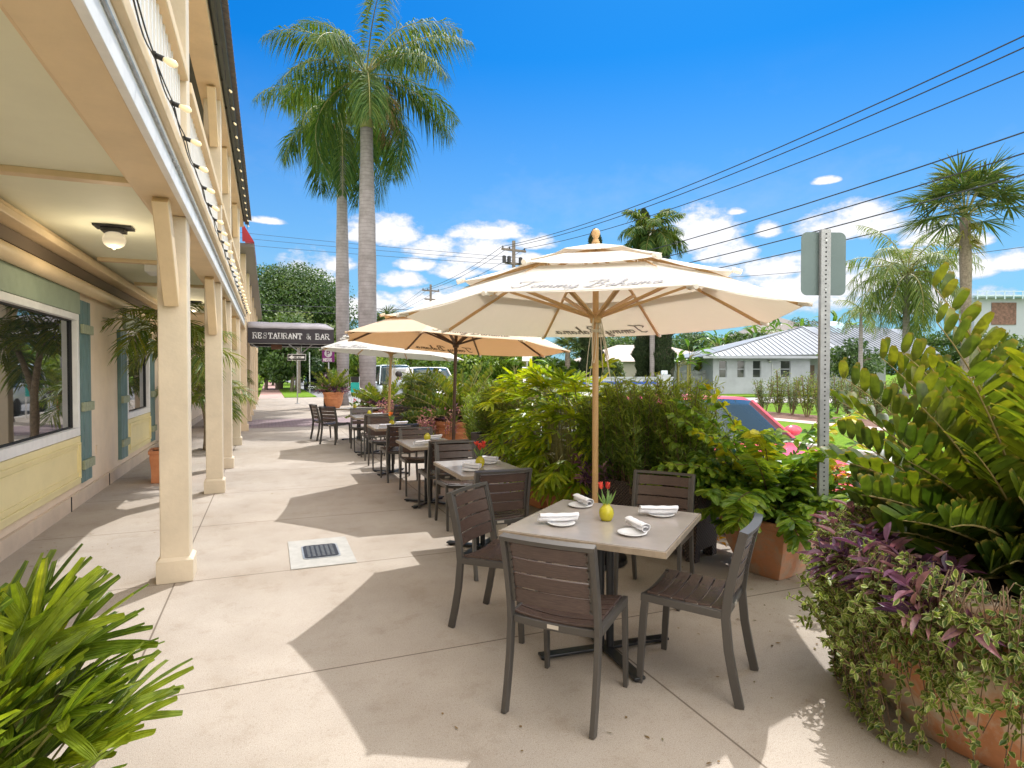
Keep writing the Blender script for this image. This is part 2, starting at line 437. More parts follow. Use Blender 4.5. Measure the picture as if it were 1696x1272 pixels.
M['ceil'] = mat('pale sage ceiling', (.80,.80,.62), .7, var=.04, vs=1.5)
M['teal'] = mat('teal shutter paint', (.125,.21,.205), .55, var=.12, vs=5)
M['sage'] = mat('sage trim paint', (.30,.36,.26), .6, var=.08)
M['batten'] = mat('weathered batten', (.30,.33,.22), .65, var=.2, vs=20)
M['yellow'] = mat('pale yellow panel', (.79,.68,.36), .5, var=.05, vs=3)
M['dark'] = mat('dark recess', (.02,.02,.022), .6)
M['gutter'] = mat('dark green gutter', (.045,.06,.05), .5)
M['roof'] = mat('corrugated roof', (.16,.15,.14), .5)
M['red'] = mat('dark red canvas', (.35,.03,.04), .8)
M['black'] = mat('black rubber', (.015,.015,.016), .5)
M['iron'] = mat('cast iron', (.05,.05,.055), .45, metal=.6, var=.3, vs=30)
M['steel'] = mat('galvanised steel', (.46,.48,.49), .42, metal=.75, var=.25, vs=14)
M['asphalt'] = mat('asphalt', (.24,.24,.25), .9, var=.12, vs=1.5, bump=.3, bs=180)
M['kerb'] = mat('kerb concrete', (.52,.49,.44), .85, var=.15, vs=5)
M['grass'] = mat('lawn', (.16,.26,.03), .9, col2=(.08,.16,.015), vs=9, bump=.8, bs=60, spec=.05)
M['pavers'] = brick_mat('purple pavers', (.27,.19,.2), (.36,.27,.27), (.16,.13,.12), .2, .1)
M['redwalk'] = brick_mat('red brick walk', (.42,.24,.21), (.50,.31,.27), (.3,.22,.2), .2, .1, rot=.6)
M['pinkwalk'] = mat('pink sidewalk', (.52,.38,.33), .9, var=.12, vs=4)
M['mulch'] = mat('bark mulch', (.16,.085,.06), .95, var=.6, vs=12, bump=.9, bs=50)
M['glass'] = mat('window glass', (.012,.016,.018), .02, spec=1.0)
M['glass'].node_tree.nodes['Principled BSDF'].inputs['IOR'].default_value = 2.4
M['bulb'] = mat('warm glass bulb', (.85,.7,.45), .15, emit=((1, .78, .42), .22))
M['pane_dark'] = mat('dark window', (.03,.035,.035), .08, spec=.8)

# ------------------------------------------------------------ ground
def struct(name, mb, m): return tag(mb.build(name, m), kind='structure')
def sheet(name, pts, z, m, thick=0):
    mb = MB(); n = len(pts)
    if thick:
        mb.add([(x,y,z) for x,y in pts] + [(x,y,z-thick) for x,y in pts], [tuple(range(n))] + [(i,(i+1)%n,n+(i+1)%n,n+i)[::-1] for i in range(n)])
    else: mb.add([(x,y,z) for x,y in pts], [tuple(range(n))])
    return struct(name, mb, m)
sheet('ground', [(-900,-300),(900,-300),(900,1500),(-900,1500)], -.17, M['grass'])
sheet('road', [(4.15,-20),(11.05,-20),(11.15,23),(40,23),(40,33),(11.2,33),(11.2,140),(3.2,140),(3.2,41),(4.15,38)], -.13, M['asphalt'])
sheet('pavement', [(-2.4,-4),(3.95,-4),(3.95,37.5),(3.1,40.9),(-2.4,40.9)], 0, M['concrete'], .16)
sheet('kerb', [(3.955,-4),(4.14,-4),(4.14,37.4),(3.955,37.4)], -.004, M['kerb'], .16)
sheet('brick_path', [(-.58,18.9),(3.9,18.9),(3.9,22.2),(-.58,22.2)], .004, M['pavers'])
sheet('brick_walk', [(-.55,40.95),(.95,40.95),(.95,110),(-.55,110)], .0, M['redwalk'], .1)
def grass_strip(name, pts, z, n, rng, m, h=.06):
    mb = MB(); mb.add([(x,y,z) for x,y in pts] + [(x,y,z-.12) for x,y in pts], [tuple(range(len(pts)))] + [(i,(i+1)%len(pts),len(pts)+(i+1)%len(pts),len(pts)+i)[::-1] for i in range(len(pts))])
    return struct(name, mb, m)
grass_strip('verge', [(.96,41.2),(2.6,41.2),(2.95,42.5),(3.0,110),(.96,110)], .03, 0, None, M['grass'])
sheet('far_kerb', [(11.06,-20),(11.25,-20),(11.35,22.6),(11.16,22.6)], .0, M['kerb'], .16)
sheet('far_lawn', [(11.26,-20),(60,-20),(60,24.3),(11.36,24.3)], -.01, M['grass'], .14)
sheet('far_sidewalk', [(15.3,-20),(16.2,-20),(16.6,24.0),(15.7,24.0)], .0, M['pinkwalk'])
sheet('planting_bed', [(16.25,-20),(18.6,-20),(18.9,23.9),(16.65,23.9)], .004, M['mulch'])
sheet('driveway', [(21.5,26.5),(44,14.5),(46,17.5),(36,26),(24,30)], .012, mat('pale driveway', (.45,.42,.40), .9, var=.1))
sheet('far_yard', [(11.4,33.1),(90,33.1),(90,160),(11.4,160)], -.02, M['grass'], .12)

# drain in the pavement
t = thing('utility_cover', 'square cast cover set in a pale concrete patch of the patio floor', 'drain cover', (.42,5.62,0))
mb = MB(); mb.box(-.26,.26,-.43,.43,.002,.009); mb.build('concrete_patch', mat('pale concrete patch', (.42,.41,.385), .9, var=.12, vs=9, bump=.3, bs=150), t)
def rrect(mb, hx, hy, z0, z1, r=.04):
    p = []
    for cx, cy, a0 in ((hx-r,hy-r,0),(-hx+r,hy-r,90),(-hx+r,-hy+r,180),(hx-r,-hy+r,270)):
        for k in range(5): a = R(a0+22.5*k); p.append((cx+r*math.cos(a), cy+r*math.sin(a)))
    n = len(p); mb.add([(x,y,z0) for x,y in p]+[(x,y,z1) for x,y in p], [tuple(range(n,2*n))]+[(i,(i+1)%n,n+(i+1)%n,n+i) for i in range(n)])
mb = MB(); rrect(mb, .155, .21, .009, .014); mb.build('frame', M['steel'], t)
mb = MB(); rrect(mb, .14, .195, .014, .018); mb.build('lid', M['iron'], t)
mb = MB()
for i in range(6):
    for j in range(8): mb.box(-.115+i*.04,-.09+i*.04,-.165+j*.042,-.14+j*.042,.018,.021)
mb.build('tread', mat('worn iron tread', (.16,.17,.18), .5, metal=.4), t)

# ------------------------------------------------------------ restaurant building (left)
WX = -2.13; PX0, PX1 = -.79, -.54
SX0, SX1 = -.765, -.565
POSTS = [-2.2, 5.2, 8.87, 11.1, 14.55]
B = thing('restaurant_building', 'cream two storey restaurant building with a balcony walkway on square posts', 'building', (WX, 0, 0))
def P_(name, mb, m, par=B, **k):
    o = mb.build(name, m, par, **k)
    if par is B: o.location = (-WX, 0, 0)
    return o
YE = 16.5
WINS = [(5.2, 8.68, .84, 2.28), (11.35, 13.35, .84, 2.28)]
mb = MB()   # wall around the window openings
ys = -4
for y0, y1, z0, z1 in WINS:
    mb.box(WX-.3, WX, ys, y0, 0, 3.0); mb.box(WX-.3, WX, y0, y1, 0, z0); mb.box(WX-.3, WX, y0, y1, z1, 3.0); ys = y1
mb.box(WX-.3, WX, ys, 40.5, 0, 3.0)
P_('wall', mb, M['plaster'])
mb = MB(); mb.box(WX, WX+.035, -4, 40.4, 0, .17); P_('base_course', mb, mat('darker stucco base', (.62,.50,.38), .9, var=.08, vs=4, bump=.3, bs=80))
for k, (y0, y1, z0, z1) in enumerate(WINS):
    mb = MB(); w = .075; x0, x1 = WX-.06, WX+.045
    mb.box(x0,x1,y0,y1,z0,z0+w*1.3); mb.box(x0,x1,y0,y1,z1-w,z1); mb.box(x0,x1,y0,y0+w,z0+w*1.3,z1-w); mb.box(x0,x1,y1-w,y1,z0+w*1.3,z1-w)
    f = P_('window', mb, M['white_trim'], bevel=.006)
    mb = MB(); mb.box(WX-.05, WX-.035, y0+w, y1-w, z0+w*1.3, z1-w); mb.build('pane', M['glass'], f)
    mb = MB(); mb.box(WX-.034,WX-.012,y0+w,y1-w,z0+w*1.3,z0+w*1.3+.014); mb.box(WX-.034,WX-.012,y1-w-.014,y1-w,z0+w*1.3+.014,z1-w); mb.box(WX-.034,WX-.012,y0+w,y1-w-.014,z1-w-.014,z1-w); mb.build('gasket', M['dark'], f)
    mb = MB(); mb.box(WX, WX+.05, y0-.1, y1+.03, z1+.004, z1+.26); P_('window_header', mb, M['sage'], bevel=.006)
    mb = MB(); a, b = .27, z0-.006
    mb.box(WX, WX+.045, y0-.02, y1, a, b)
    pn = P_('window_panel', mb, M['yellow'], bevel=.005)
    mb = MB(); xx = WX+.045
    for q, hh in ((.07,.022),(.13,.012)):
        mb.box(xx,xx+hh,y0+q,y1-q,a+q,a+q+.02); mb.box(xx,xx+hh,y0+q,y1-q,b-q-.02,b-q); mb.box(xx,xx+hh,y1-q-.02,y1-q,a+q+.02,b-q-.02); mb.box(xx,xx+hh,y0+q,y0+q+.02,a+q+.02,b-q-.02)
    mb.build('moulding', M['yellow'], pn)
    for s0 in ((y1+.03,), (y0-.5,)):
        if k == 0 and s0[0] < 6: continue
        s = s0[0]; mb = MB(); zt = 2.46 if k == 0 else 2.24
        for q in range(4): mb.box(WX, WX+.05+.004*(q % 2), s+q*.108, s+q*.108+.104, .26, zt)
        sh = P_('shutter', mb, M['teal'], bevel=.004)
        for zz in ((.42, 1.12, 2.06) if k == 0 else (.45, 1.12, 1.95)):
            mb = MB(); mb.box(WX+.052, WX+.085, s-.015, s+.445, zz, zz+.11)
            bt = mb.build('batten', M['batten'], sh, bevel=.004)
mb = MB(); mb.box(WX, WX+.012, 9.55, 9.63, .5, .62); P_('outlet_cover', mb, M['plaster'])
for y in (8.3, 10.1): 
    mb = MB(); mb.box(WX+.03, WX+.045, y, y+.008, 0, .17); P_('base_joint', mb, M['dark'])
# wall to ceiling trims: awning roll, recess, crown
mb = MB(); mb.tube([(WX+.10,-4,2.60),(WX+.10,16.4,2.60)], .075, 16); P_('awning_roll', mb, M['cream'], smooth=True)
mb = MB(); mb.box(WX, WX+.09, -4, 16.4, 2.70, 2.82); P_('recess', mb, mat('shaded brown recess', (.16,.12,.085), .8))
mb = MB(); mb.box(WX, WX+.24, -4, 16.4, 2.83, 2.90); mb.box(WX, WX+.16, -4, 16.4, 2.902, 2.985); P_('crown_moulding', mb, M['cream'], bevel=.01)
mb = MB(); mb.box(WX-.3, PX0+.02, -4, 16.45, 3.0, 3.06); P_('ceiling', mb, M['ceil'])
for y in POSTS + [16.2]:
    mb = MB(); mb.box(WX+.2, PX0+.02, y-.05, y+.05, 2.955, 3.0); P_('ceiling_rib', mb, M['cream'], bevel=.004)
# beam, fascia, ledges
mb = MB(); mb.box(PX0+.0, PX1-.03, -4, 16.4, 2.77, 2.998); P_('beam', mb, M['cream'], bevel=.006)
mb = MB(); mb.box(PX0-.028, PX0-.004, -4, 16.4, 2.80, 2.95); P_('beam_trim', mb, M['cream'])
mb = MB(); mb.box(PX1-.027, PX1+.012, -4, 16.42, 2.755, 2.955); P_('fascia', mb, M['white_trim'], bevel=.004)
mb = MB(); mb.box(PX1-.03, PX1+.05, -4, 16.44, 2.958, 3.02); P_('ledge', mb, M['cream'], bevel=.006)
mb = MB(); mb.tube([(PX1+.022,-4,2.875),(PX1+.022,16.3,2.875)], .009, 8)
for y in (4.2, 4.34, 4.48, 7.9, 8.1, 11.6): mb.tube([(PX1+.022,y,2.875),(PX1+.022,y+.03,2.875)], .014, 8)
P_('conduit', mb, M['steel'])
mb = MB(); mb.box(WX, PX1+.02, -4, 16.42, 3.064, 3.12); P_('balcony_deck', mb, M['cream'])
mb = MB(); mb.box(WX-.3, WX+.6, -4, 16.4, 3.122, 5.34); P_('upper_wall', mb, M['plaster'])
for y in POSTS:
    mb = MB(); mb.box(SX0, SX1, y+.025, y+.225, .17, 2.768)
    p = P_('post', mb, M['post'], bevel=.008)
    mb = MB(); mb.box(SX0-.025, SX1+.025, y, y+.25, 0, .165)
    mb.add([(SX0-.025,y,.165),(SX1+.025,y,.165),(SX1+.025,y+.25,.165),(SX0-.025,y+.25,.165),(SX0+.002,y+.027,.19),(SX1-.002,y+.027,.19),(SX1-.002,y+.223,.19),(SX0+.002,y+.223,.19)], [(0,1,5,4),(1,2,6,5),(2,3,7,6),(3,0,4,7)])
    mb.build('post_base', M['post'], p, bevel=.004)
    for s in (-1, 1):      # knee braces along the beam
        mb = MB(); ya = y+.125+s*.10
        mb.sweep([(PX0+.125,ya,2.12),(PX0+.125,ya+s*.50,2.768)], .05, .065); P_('brace', mb, M['cream'], bevel=.006)
    mb = MB(); mb.box(SX0+.01, SX1+.01, y+.03, y+.22, 3.122, 5.15)
    up = P_('upper_post', mb, M['post'], bevel=.006)
    for s in (-1, 1):
        mb = MB(); ya = y+.125+s*.105
        mb.sweep([(PX1-.09,ya,4.55),(PX1-.09,ya+s*.42,5.14)], .05, .06); P_('upper_brace', mb, M['cream'], bevel=.005)
ends = POSTS + [16.4]
for a, b in zip([-4]+POSTS, POSTS+[16.35]):
    mb = MB(); y = (a+.25 if a > -4 else a)+.06
    while y < b-.03:
        mb.box(PX1-.085, PX1-.05, y-.016, y+.016, 3.17, 3.78); y += .115
    P_('balustrade', mb, M['white'])
    mb = MB(); mb.box(PX1-.13, PX1+.0, (a+.23 if a > -4 else a), b+.02, 3.78, 3.87); mb.box(PX1-.1, PX1-.03, (a+.23 if a > -4 else a), b+.02, 3.12, 3.17); P_('handrail', mb, M['cream'], bevel=.01)
mb = MB(); mb.box(PX0, PX1+.01, -4, 16.4, 5.15, 5.3); P_('upper_beam', mb, M['cream'])
mb = MB(); mb.box(-2.4, PX1+.12, -4, 16.5, 5.302, 5.34); P_('eave_soffit', mb, M['gutter'])
mb = MB(); mb.box(PX1+.04, PX1+.13, -4, 16.5, 5.24, 5.30)
y = -4
while y < 16: mb.box(PX1-.02, PX1+.06, y, y+.02, 5.28, 5.296); y += .9
P_('gutter', mb, M['gutter'])
mb = MB(); n = int(20.5/.035); vs = []; fs = []
for i in range(n+1):
    y = -4 + i*.035; z = .016*math.sin(i*PI/2 + .4)
    vs += [(PX1+.19,y,5.33+z),(PX1+.19,y,5.345+z),(-2.4,y,5.95+z)]
for i in range(n):
    a = i*3; fs += [(a,a+3,a+4,a+1),(a+1,a+4,a+5,a+2),(a+2,a+5,a+3,a)]
mb.add(vs, fs); P_('roof', mb, M['roof'])

# farther section of the same row, lower roof, red awning
N2 = thing('neighbouring_building', 'tan building farther down the row with a dark red awning and a lower roof', 'building', (WX, 16.6, 0))
def Q_(name, mb, m, **k):
    o = mb.build(name, m, N2, **k); o.location = (-WX, -16.6, 0); return o
tcol = mat('tan column paint', (.62,.49,.34), .6, var=.05)
for y in (18.1, 21.6, 24.6, 28.5, 33, 37.5):
    mb = MB(); mb.box(PX0-.02, PX1+.0, y, y+.3, .17, 4.8); mb.box(PX0-.05, PX1+.04, y-.04, y+.34, 0, .17); Q_('column', mb, tcol, bevel=.01)
mb = MB(); mb.box(WX-.3, PX0-.1, 23.2, 40.5, 3.0, 4.8); mb.box(WX, PX1-.02, 16.62, 40.5, 2.78, 3.1); Q_('upper_storey', mb, M['cream'])
mb = MB(); mb.box(-2.4, -.31, 17.0, 40.6, 4.8, 4.88); Q_('roof', mb, M['roof'])
mb = MB()
z0, z1 = 5.25, 5.95
mb.add([(-.58,16.9,5.36),(-.31,16.9,4.9),(-.31,20.5,4.9),(-.58,20.5,5.36),(-.58,16.9,4.9)], [(0,1,2,3),(0,4,1)]); Q_('awning', mb, M['red'], solid=.02)

# lamps under the ceiling
def ceiling_lamp(y, lab):
    t = thing('ceiling_lamp', lab, 'lamp', (-1.37, y, 3.0), 0, 'ceiling lamps')
    mb = MB(); mb.box(-.16,.16,-.1,.1,-.022,0); mb.box(-.1,.1,-.07,.07,-.06,-.022); mb.build('mount', M['iron'], t, bevel=.004)
    mb = MB(); mb.lathe([(.05,-.06),(.075,-.075),(.095,-.11),(.10,-.14),(.085,-.18),(.05,-.205),(.012,-.215),(.012,-.225),(.0001,-.227)], 24); mb.build('glass_globe', mat('ribbed glass globe', (.45,.41,.33), .2, emit=((1,.85,.6), .22)), t, smooth=True)
    ld = bpy.data.lights.new('lamp_light', 'POINT'); ld.energy = 5; ld.color = (1, .84, .6); ld.shadow_soft_size = .11
    lo = bpy.data.objects.new('lamp_light', ld); COL.objects.link(lo); lo.parent = t; lo.location = (0, 0, -.36)
ceiling_lamp(6.92, 'lit glass globe lamp on dark bracket, nearest under the walkway ceiling')
ceiling_lamp(.2, 'glass globe lamp on the walkway ceiling beside the camera, outside the left edge')
ceiling_lamp(13.6, 'small glass globe lamp on the walkway ceiling seen between the first two posts')
mb = MB(); mb.box(-.14,.14,-.22,.22,-.09,0)
o = mb.build('junction_box', M['white'], loc=(-1.35, 9.4, 2.998), bevel=.01); tag(o, 'white box fixed to the walkway ceiling just left of the front post', 'box')

def string_lights(name, label, x, z, ys, sag, out, scale, z_of=None):
    t = thing(name, label, 'string lights', (x, ys[0], z))
    def P(y):
        u = (y - ys[0]) / (ys[1]-ys[0]); f = u - math.floor(u)
        return V((0, y-ys[0], -sag*math.sin(PI*f)*(.8+.2*math.sin(y*7))))
    yy = np.arange(ys[0]-2.5, ys[-1]+.4, .09)
    for k in range(2):
        mb = MB(); mb.tube([P(y)+V((.006*math.sin(y*5+k*2), 0, .012*math.sin(y*3.1+k*3)-.01*k)) for y in yy], .0055*scale, 6); mb.build('cord', M['black'], t)
    rg = random.Random(5)
    for y in ys:
        p = P(y); d = V((out[0], rg.uniform(-.15,.15), out[1]+rg.uniform(-.15,.1))).normalized()
        mb = MB(); mb.tube([p, p+d*.05*scale], [.017*scale,.02*scale], 10); mb.tube([p-V((0,.025,0)), p+V((0,.025,0))], .012*scale, 8); mb.build('socket', M['black'], t)
        mb = MB(); q = p+d*.05*scale; mb.tube([q, q+d*.02*scale, q+d*.05*scale, q+d*.075*scale, q+d*.09*scale, q+d*.097*scale], [.013*scale,.02*scale,.028*scale,.026*scale,.016*scale,.002], 12)
        mb.build('bulb', M['bulb'], t, smooth=True)
string_lights('string_lights', 'black cord of large warm bulbs strung along the balcony edge', PX1+.075, 3.03, [3.2+.53*i for i in range(25)], .03, (.9,-.35), .66)
string_lights('string_lights', 'upper string of small bulbs hanging under the roof eave', PX1+.09, 5.2, [8.6+.55*i for i in range(15)], .05, (.5,-.6), .5)

# ------------------------------------------------------------ lettering
GL = {'R':[[(0,0),(0,1),(.5,1),(.62,.88),(.62,.65),(.5,.53),(0,.53)],[(.33,.53),(.66,0)],[(-.1,0),(.12,0)],[(-.1,1),(.1,1)],[(.56,0),(.8,0)]],
 'E':[[(.58,.2),(.58,0),(-.08,0)],[(0,0),(0,1)],[(-.08,1),(.56,1),(.56,.8)],[(0,.52),(.4,.52)],[(.4,.42),(.4,.62)]],
 'S':[[(.56,.98),(.56,.72)],[(.55,.8),(.48,.94),(.3,1),(.1,.93),(.04,.76),(.12,.6),(.45,.43),(.58,.27),(.5,.07),(.28,0),(.08,.06),(.02,.22)],[(.02,.02),(.02,.28)]],
 'T':[[(.35,0),(.35,1)],[(0,.78),(0,1),(.7,1),(.7,.78)],[(.22,0),(.48,0)]],
 'A':[[(0,0),(.35,1),(.7,0)],[(.14,.36),(.56,.36)],[(-.12,0),(.14,0)],[(.56,0),(.84,0)]],
 'U':[[(.05,1),(.05,.25),(.15,.05),(.35,0),(.55,.05),(.65,.25),(.65,1)],[(-.07,1),(.17,1)],[(.53,1),(.77,1)]],
 'N':[[(0,0),(0,1),(.65,0),(.65,1)],[(-.1,0),(.12,0)],[(-.1,1),(.05,1)],[(.53,1),(.77,1)]],
 '&':[[(.75,.45),(.55,.12),(.3,0),(.08,.1),(.05,.3),(.2,.48),(.45,.68),(.45,.9),(.3,1),(.15,.9),(.18,.7),(.78,0)]],
 'B':[[(0,0),(0,1),(.45,1),(.56,.88),(.56,.66),(.45,.53),(0,.53)],[(.45,.53),(.62,.4),(.62,.13),(.48,0),(0,0)],[(-.1,0),(0,0)],[(-.1,1),(0,1)]],
 'O':[[(.33+.31*math.cos(a*PI/6), .5+.5*math.sin(a*PI/6)) for a in range(13)]],
 'W':[[(0,1),(.2,0),(.4,.8),(.6,0),(.8,1)]], 'Y':[[(0,1),(.33,.5),(.66,1)],[(.33,.5),(.33,0)]],
 'H':[[(0,0),(0,1)],[(.6,0),(.6,1)],[(0,.5),(.6,.5)]], 'P':[[(0,0),(0,1),(.45,1),(.58,.87),(.58,.62),(.45,.5),(0,.5)]],
 'L':[[(0,1),(0,0),(.5,0)]],'I':[[(.1,0),(.1,1)]],'V':[[(0,1),(.33,0),(.66,1)]],'D':[[(0,0),(0,1),(.4,1),(.6,.8),(.6,.2),(.4,0),(0,0)]],
 '1':[[(0,.8),(.2,1),(.2,0)]],'3':[[(0,.9),(.3,1),(.5,.8),(.25,.55),(.5,.3),(.3,0),(0,.1)]],'5':[[(.5,1),(.05,1),(.0,.55),(.35,.6),(.5,.3),(.3,0),(0,.08)]],' ':[]}
CW = {'I':.35,'1':.45,' ':.45,'W':1.0,'&':1.0,'3':.7,'5':.7,'L':.7}
CUR = {'T':([[(-.1,.72),(-.18,.86),(.05,1),(.45,.95),(.8,1.06)],[(.42,.97),(.32,.5),(.15,.08),(-.08,0),(-.22,.12)]],.62),
 'o':([[(.3,.4),(.1,.35),(.03,.15),(.15,0),(.32,.1),(.35,.3),(.3,.4),(.5,.33)]],.46),
 'm':([[(0,.35),(.06,.4),(.02,0)],[(.02,.2),(.15,.4),(.24,.38),(.2,0)],[(.2,.2),(.36,.4),(.45,.38),(.42,.05),(.58,.08)]],.62),
 'y':([[(0,.4),(.02,.1),(.15,.02),(.32,.38)],[(.32,.4),(.28,-.2),(.1,-.4),(-.05,-.25),(.2,-.05),(.45,.1)]],.5),
 'B':([[(-.15,.75),(.05,.95),(.32,1.05),(.25,.5),(.1,0),(-.1,.05)],[(.3,1.0),(.6,1.02),(.68,.8),(.5,.6),(.26,.55)],[(.45,.58),(.64,.4),(.55,.1),(.25,-.02),(.02,.1)]],.8),
 'a':([[(.33,.35),(.18,.4),(.04,.2),(.1,.02),(.25,.08),(.33,.38)],[(.33,.4),(.33,.08),(.5,.1)]],.48),
 'h':([[(.0,0),(.1,.5),(.22,.9),(.12,1.0),(.05,.6),(0,0)],[(.03,.2),(.16,.4),(.27,.36),(.25,.05),(.42,.1)]],.44)}
def ribbon(mb, P, pl, th):
    for (x0,y0),(x1,y1) in zip(pl[:-1], pl[1:]):
        d = math.hypot(x1-x0, y1-y0) or 1; ux, uy = (x1-x0)/d*th*.5, (y1-y0)/d*th*.5
        a = (x0-ux, y0-uy); b = (x1+ux, y1+uy)
        mb.add([tuple(P(a[0]+uy, a[1]-ux)), tuple(P(b[0]+uy, b[1]-ux)), tuple(P(b[0]-uy, b[1]+ux)), tuple(P(a[0]-uy, a[1]+ux))], [(0,1,2,3)])
def text_width(s): return sum(CW.get(c, .82) + .16 for c in s)
def letter(mb, s, P, h, th, sx=1, gap=.22):
    """P(x, y) maps metres on the sign's face to 3D; text starts at x = 0"""
    x = 0
    for c in s:
        for pl in GL[c]: ribbon(mb, P, [((x+a*sx)*h, b*h) for a, b in pl], th)
        x += (CW.get(c, .72) + gap)*sx
    return x*h
def script_text(mb, P, h, th, shear=.38):
    x = 0
    for c in 'Tommy Bahama':
        if c == ' ': x += .3; continue
        st, w = CUR[c]
        for pl in st: ribbon(mb, P, [((x+a+b*shear)*h, b*h) for a, b in pl], th*(1.25 if c in 'TB' else 1))
        x += w
    return x*h
# ------------------------------------------------------------ chairs
M['frame'] = mat('bronze grey aluminium', (.085,.078,.072), .38, metal=.35, spec=.5)
def slat_mat(name, a, b, rough):
    m = mat(name, a, rough); nt = m.node_tree; N = nt.nodes.new; L = nt.links.new; P = nt.nodes['Principled BSDF']
    tc = N('ShaderNodeTexCoord'); mp = N('ShaderNodeMapping'); mp.inputs['Scale'].default_value = (3, 60, 60); L(tc.outputs['Object'], mp.inputs[0])
    n = N('ShaderNodeTexNoise'); n.inputs['Scale'].default_value = 4; n.inputs['Detail'].default_value = 5; L(mp.outputs[0], n.inputs['Vector'])
    r = N('ShaderNodeValToRGB'); r.color_ramp.elements[0].color = (*b, 1); r.color_ramp.elements[1].color = (*a, 1); r.color_ramp.elements[0].position = .3; r.color_ramp.elements[1].position = .7
    L(n.outputs['Fac'], r.inputs['Fac']); L(r.outputs['Color'], P.inputs['Base Color']); P.inputs['Roughness'].default_value = rough
    bp = N('ShaderNodeBump'); bp.inputs['Strength'].default_value = .25; bp.inputs['Distance'].default_value = .003; L(n.outputs['Fac'], bp.inputs['Height']); L(bp.outputs[0], P.inputs['Normal'])
    return m
M['slat'] = slat_mat('brown composite slat', (.092,.06,.05), (.058,.037,.032), .27)
def make_chair(label, group):
    t = thing('dining_chair', label, 'chair', (0,0,0), 0, group)
    def backy(z): return -.195 - max(0, z-.42)*.13 - max(0, z-.6)*.12
    X = .217
    for s in (-1, 1):
        mb = MB(); mb.sweep([(s*X,-.265,0),(s*X,-.238,.12),(s*X,-.212,.26),(s*X,-.197,.42),(s*X,backy(.55),.55),(s*X,backy(.68),.68),(s*X,backy(.835),.835)], .0125, .021)
        mb.build('leg', M['frame'], t, bevel=.003)
        mb = MB(); mb.sweep([(s*X,.225,0),(s*X,.218,.15),(s*X,.205,.36),(s*X,.197,.432)], .0125, .018, taper=[.85,.95,1,1]); mb.build('leg', M['frame'], t, bevel=.003)
    mb = MB()
    for s in (-1, 1): mb.sweep([(s*X,-.178,.43),(s*X,.218,.447)], .0125, .019)
    def curve(y, z0, dz, n=8, hw=X-.013, by=0): return [((-1+2*i/n)*hw, y-by*(1-(-1+2*i/n)**2), z0-dz*(1-(-1+2*i/n)**2)) for i in range(n+1)]
    mb.sweep(curve(.205,.444,.012), .0125, .017, side=(0,1,0)); mb.sweep(curve(-.19,.425,.008), .0125, .017, side=(0,1,0))
    mb.sweep([(-X+.012,.03,.418),(X-.012,.03,.418)], .02, .008, side=(0,1,0))
    mb.build('seat_frame', M['frame'], t, bevel=.003)
    mb = MB()
    for i in range(6):
        y = .163 - i*.064; mb.sweep(curve(y, .468-.0025*i, .018), .029, .006, side=(0,1,0))
    mb.build('seat', M['slat'], t, bevel=.002)
    mb = MB()
    for i in range(4):
        z = .775 - i*.076; y = backy(z); sd = V((0, backy(z+.03)-backy(z-.03), .06)).normalized()
        mb.sweep([(x, yy, z) for x, yy, _ in curve(y+.004, 0, 0, 8, X-.024, .018)], .0345, .006, side=sd)
    mb.build('backrest', M['slat'], t, bevel=.002)
    mb = MB(); z = .83; y = backy(z)
    mb.sweep([(x, yy, z) for x, yy, _ in curve(y, 0, 0, 8, X+.012, .018)], .010, .021, side=(0,-.2,1))
    for s in (-1, 1):
        mb.sweep([(s*(X-.022),backy(.52)+.004,.515),(s*(X-.022),backy(.66)+.004,.66),(s*(X-.022),backy(.8)+.004,.812)], .009, .009)
        for i in range(4):
            for q in (-.02, .02):
                zz = .775-i*.076+q; mb.tube([(s*(X-.03),backy(zz)-.006,zz),(s*(X-.03),backy(zz)-.0145,zz)], .0045, 6)
    mb.build('back_frame', M['frame'], t)
    mb = MB(); mb.box(-.028,.028,-.2065,-.204,.412,.43); mb.build('maker_plate', mat('aluminium plate', (.6,.56,.5), .35, metal=.5), t)
    for s, yy in ((-1,.225),(1,.225),(-1,-.265),(1,-.265)): pass
    return t
u1 = (math.sin(R(49)), math.cos(R(49)))
FACE = lambda deg: -R(deg)      # clockwise from +Y
CH = [ # x, y, facing, label
 (1.36,2.65,49,'nearest dining chair, seen from behind with its full slatted back toward us'),
 (2.07,2.60,-38,'dining chair right of the nearest table, seen side-on with its empty seat in view'),
 (1.39,3.60,139,'dining chair at the left side of the nearest table, its back leaning toward the walkway'),
 (2.56,3.66,229,'dining chair facing us across the nearest table, in front of the woven planter'),
 (1.69,4.66,2,'dining chair seen from behind between the nearest table and the second one'),
 (1.88,6.12,181,'dining chair facing us at the far end of the second table, behind its red flowers'),
 (1.85,6.80,-1,'dining chair turned away at the near end of the third table'),
 (1.86,7.97,182,'dining chair facing us at the far end of the third table, beside the yellow vase'),
 (1.80,9.07,-2,'dining chair turned away at the near end of the fourth table'),
 (1.80,10.32,180,'dining chair facing us at the far end of the fourth table'),
 (1.83,11.45,0,'dining chair turned away at the near end of the fifth table'),
 (1.82,12.82,179,'dining chair facing us at the far end of the fifth table, bluish in the shade'),
 (1.40,14.15,48,'last chair but one along the walkway, its slatted back turned to us'),
 (1.24,15.12,75,'farthest chair of the row on the walkway side, behind another chair'),
 (2.72,14.2,-30,'chair at the right side of the farthest table near the striped umbrella pole'),
 (2.75,12.0,-88,'chair at the right side of the fifth table with its back to the planters')]
CH[14] = (2.72,14.2,-30,'chair at the right side of the farthest table by the third umbrella pole')
GC = 'slatted brown dining chairs on the patio'
c0 = make_chair(CH[0][3], GC)
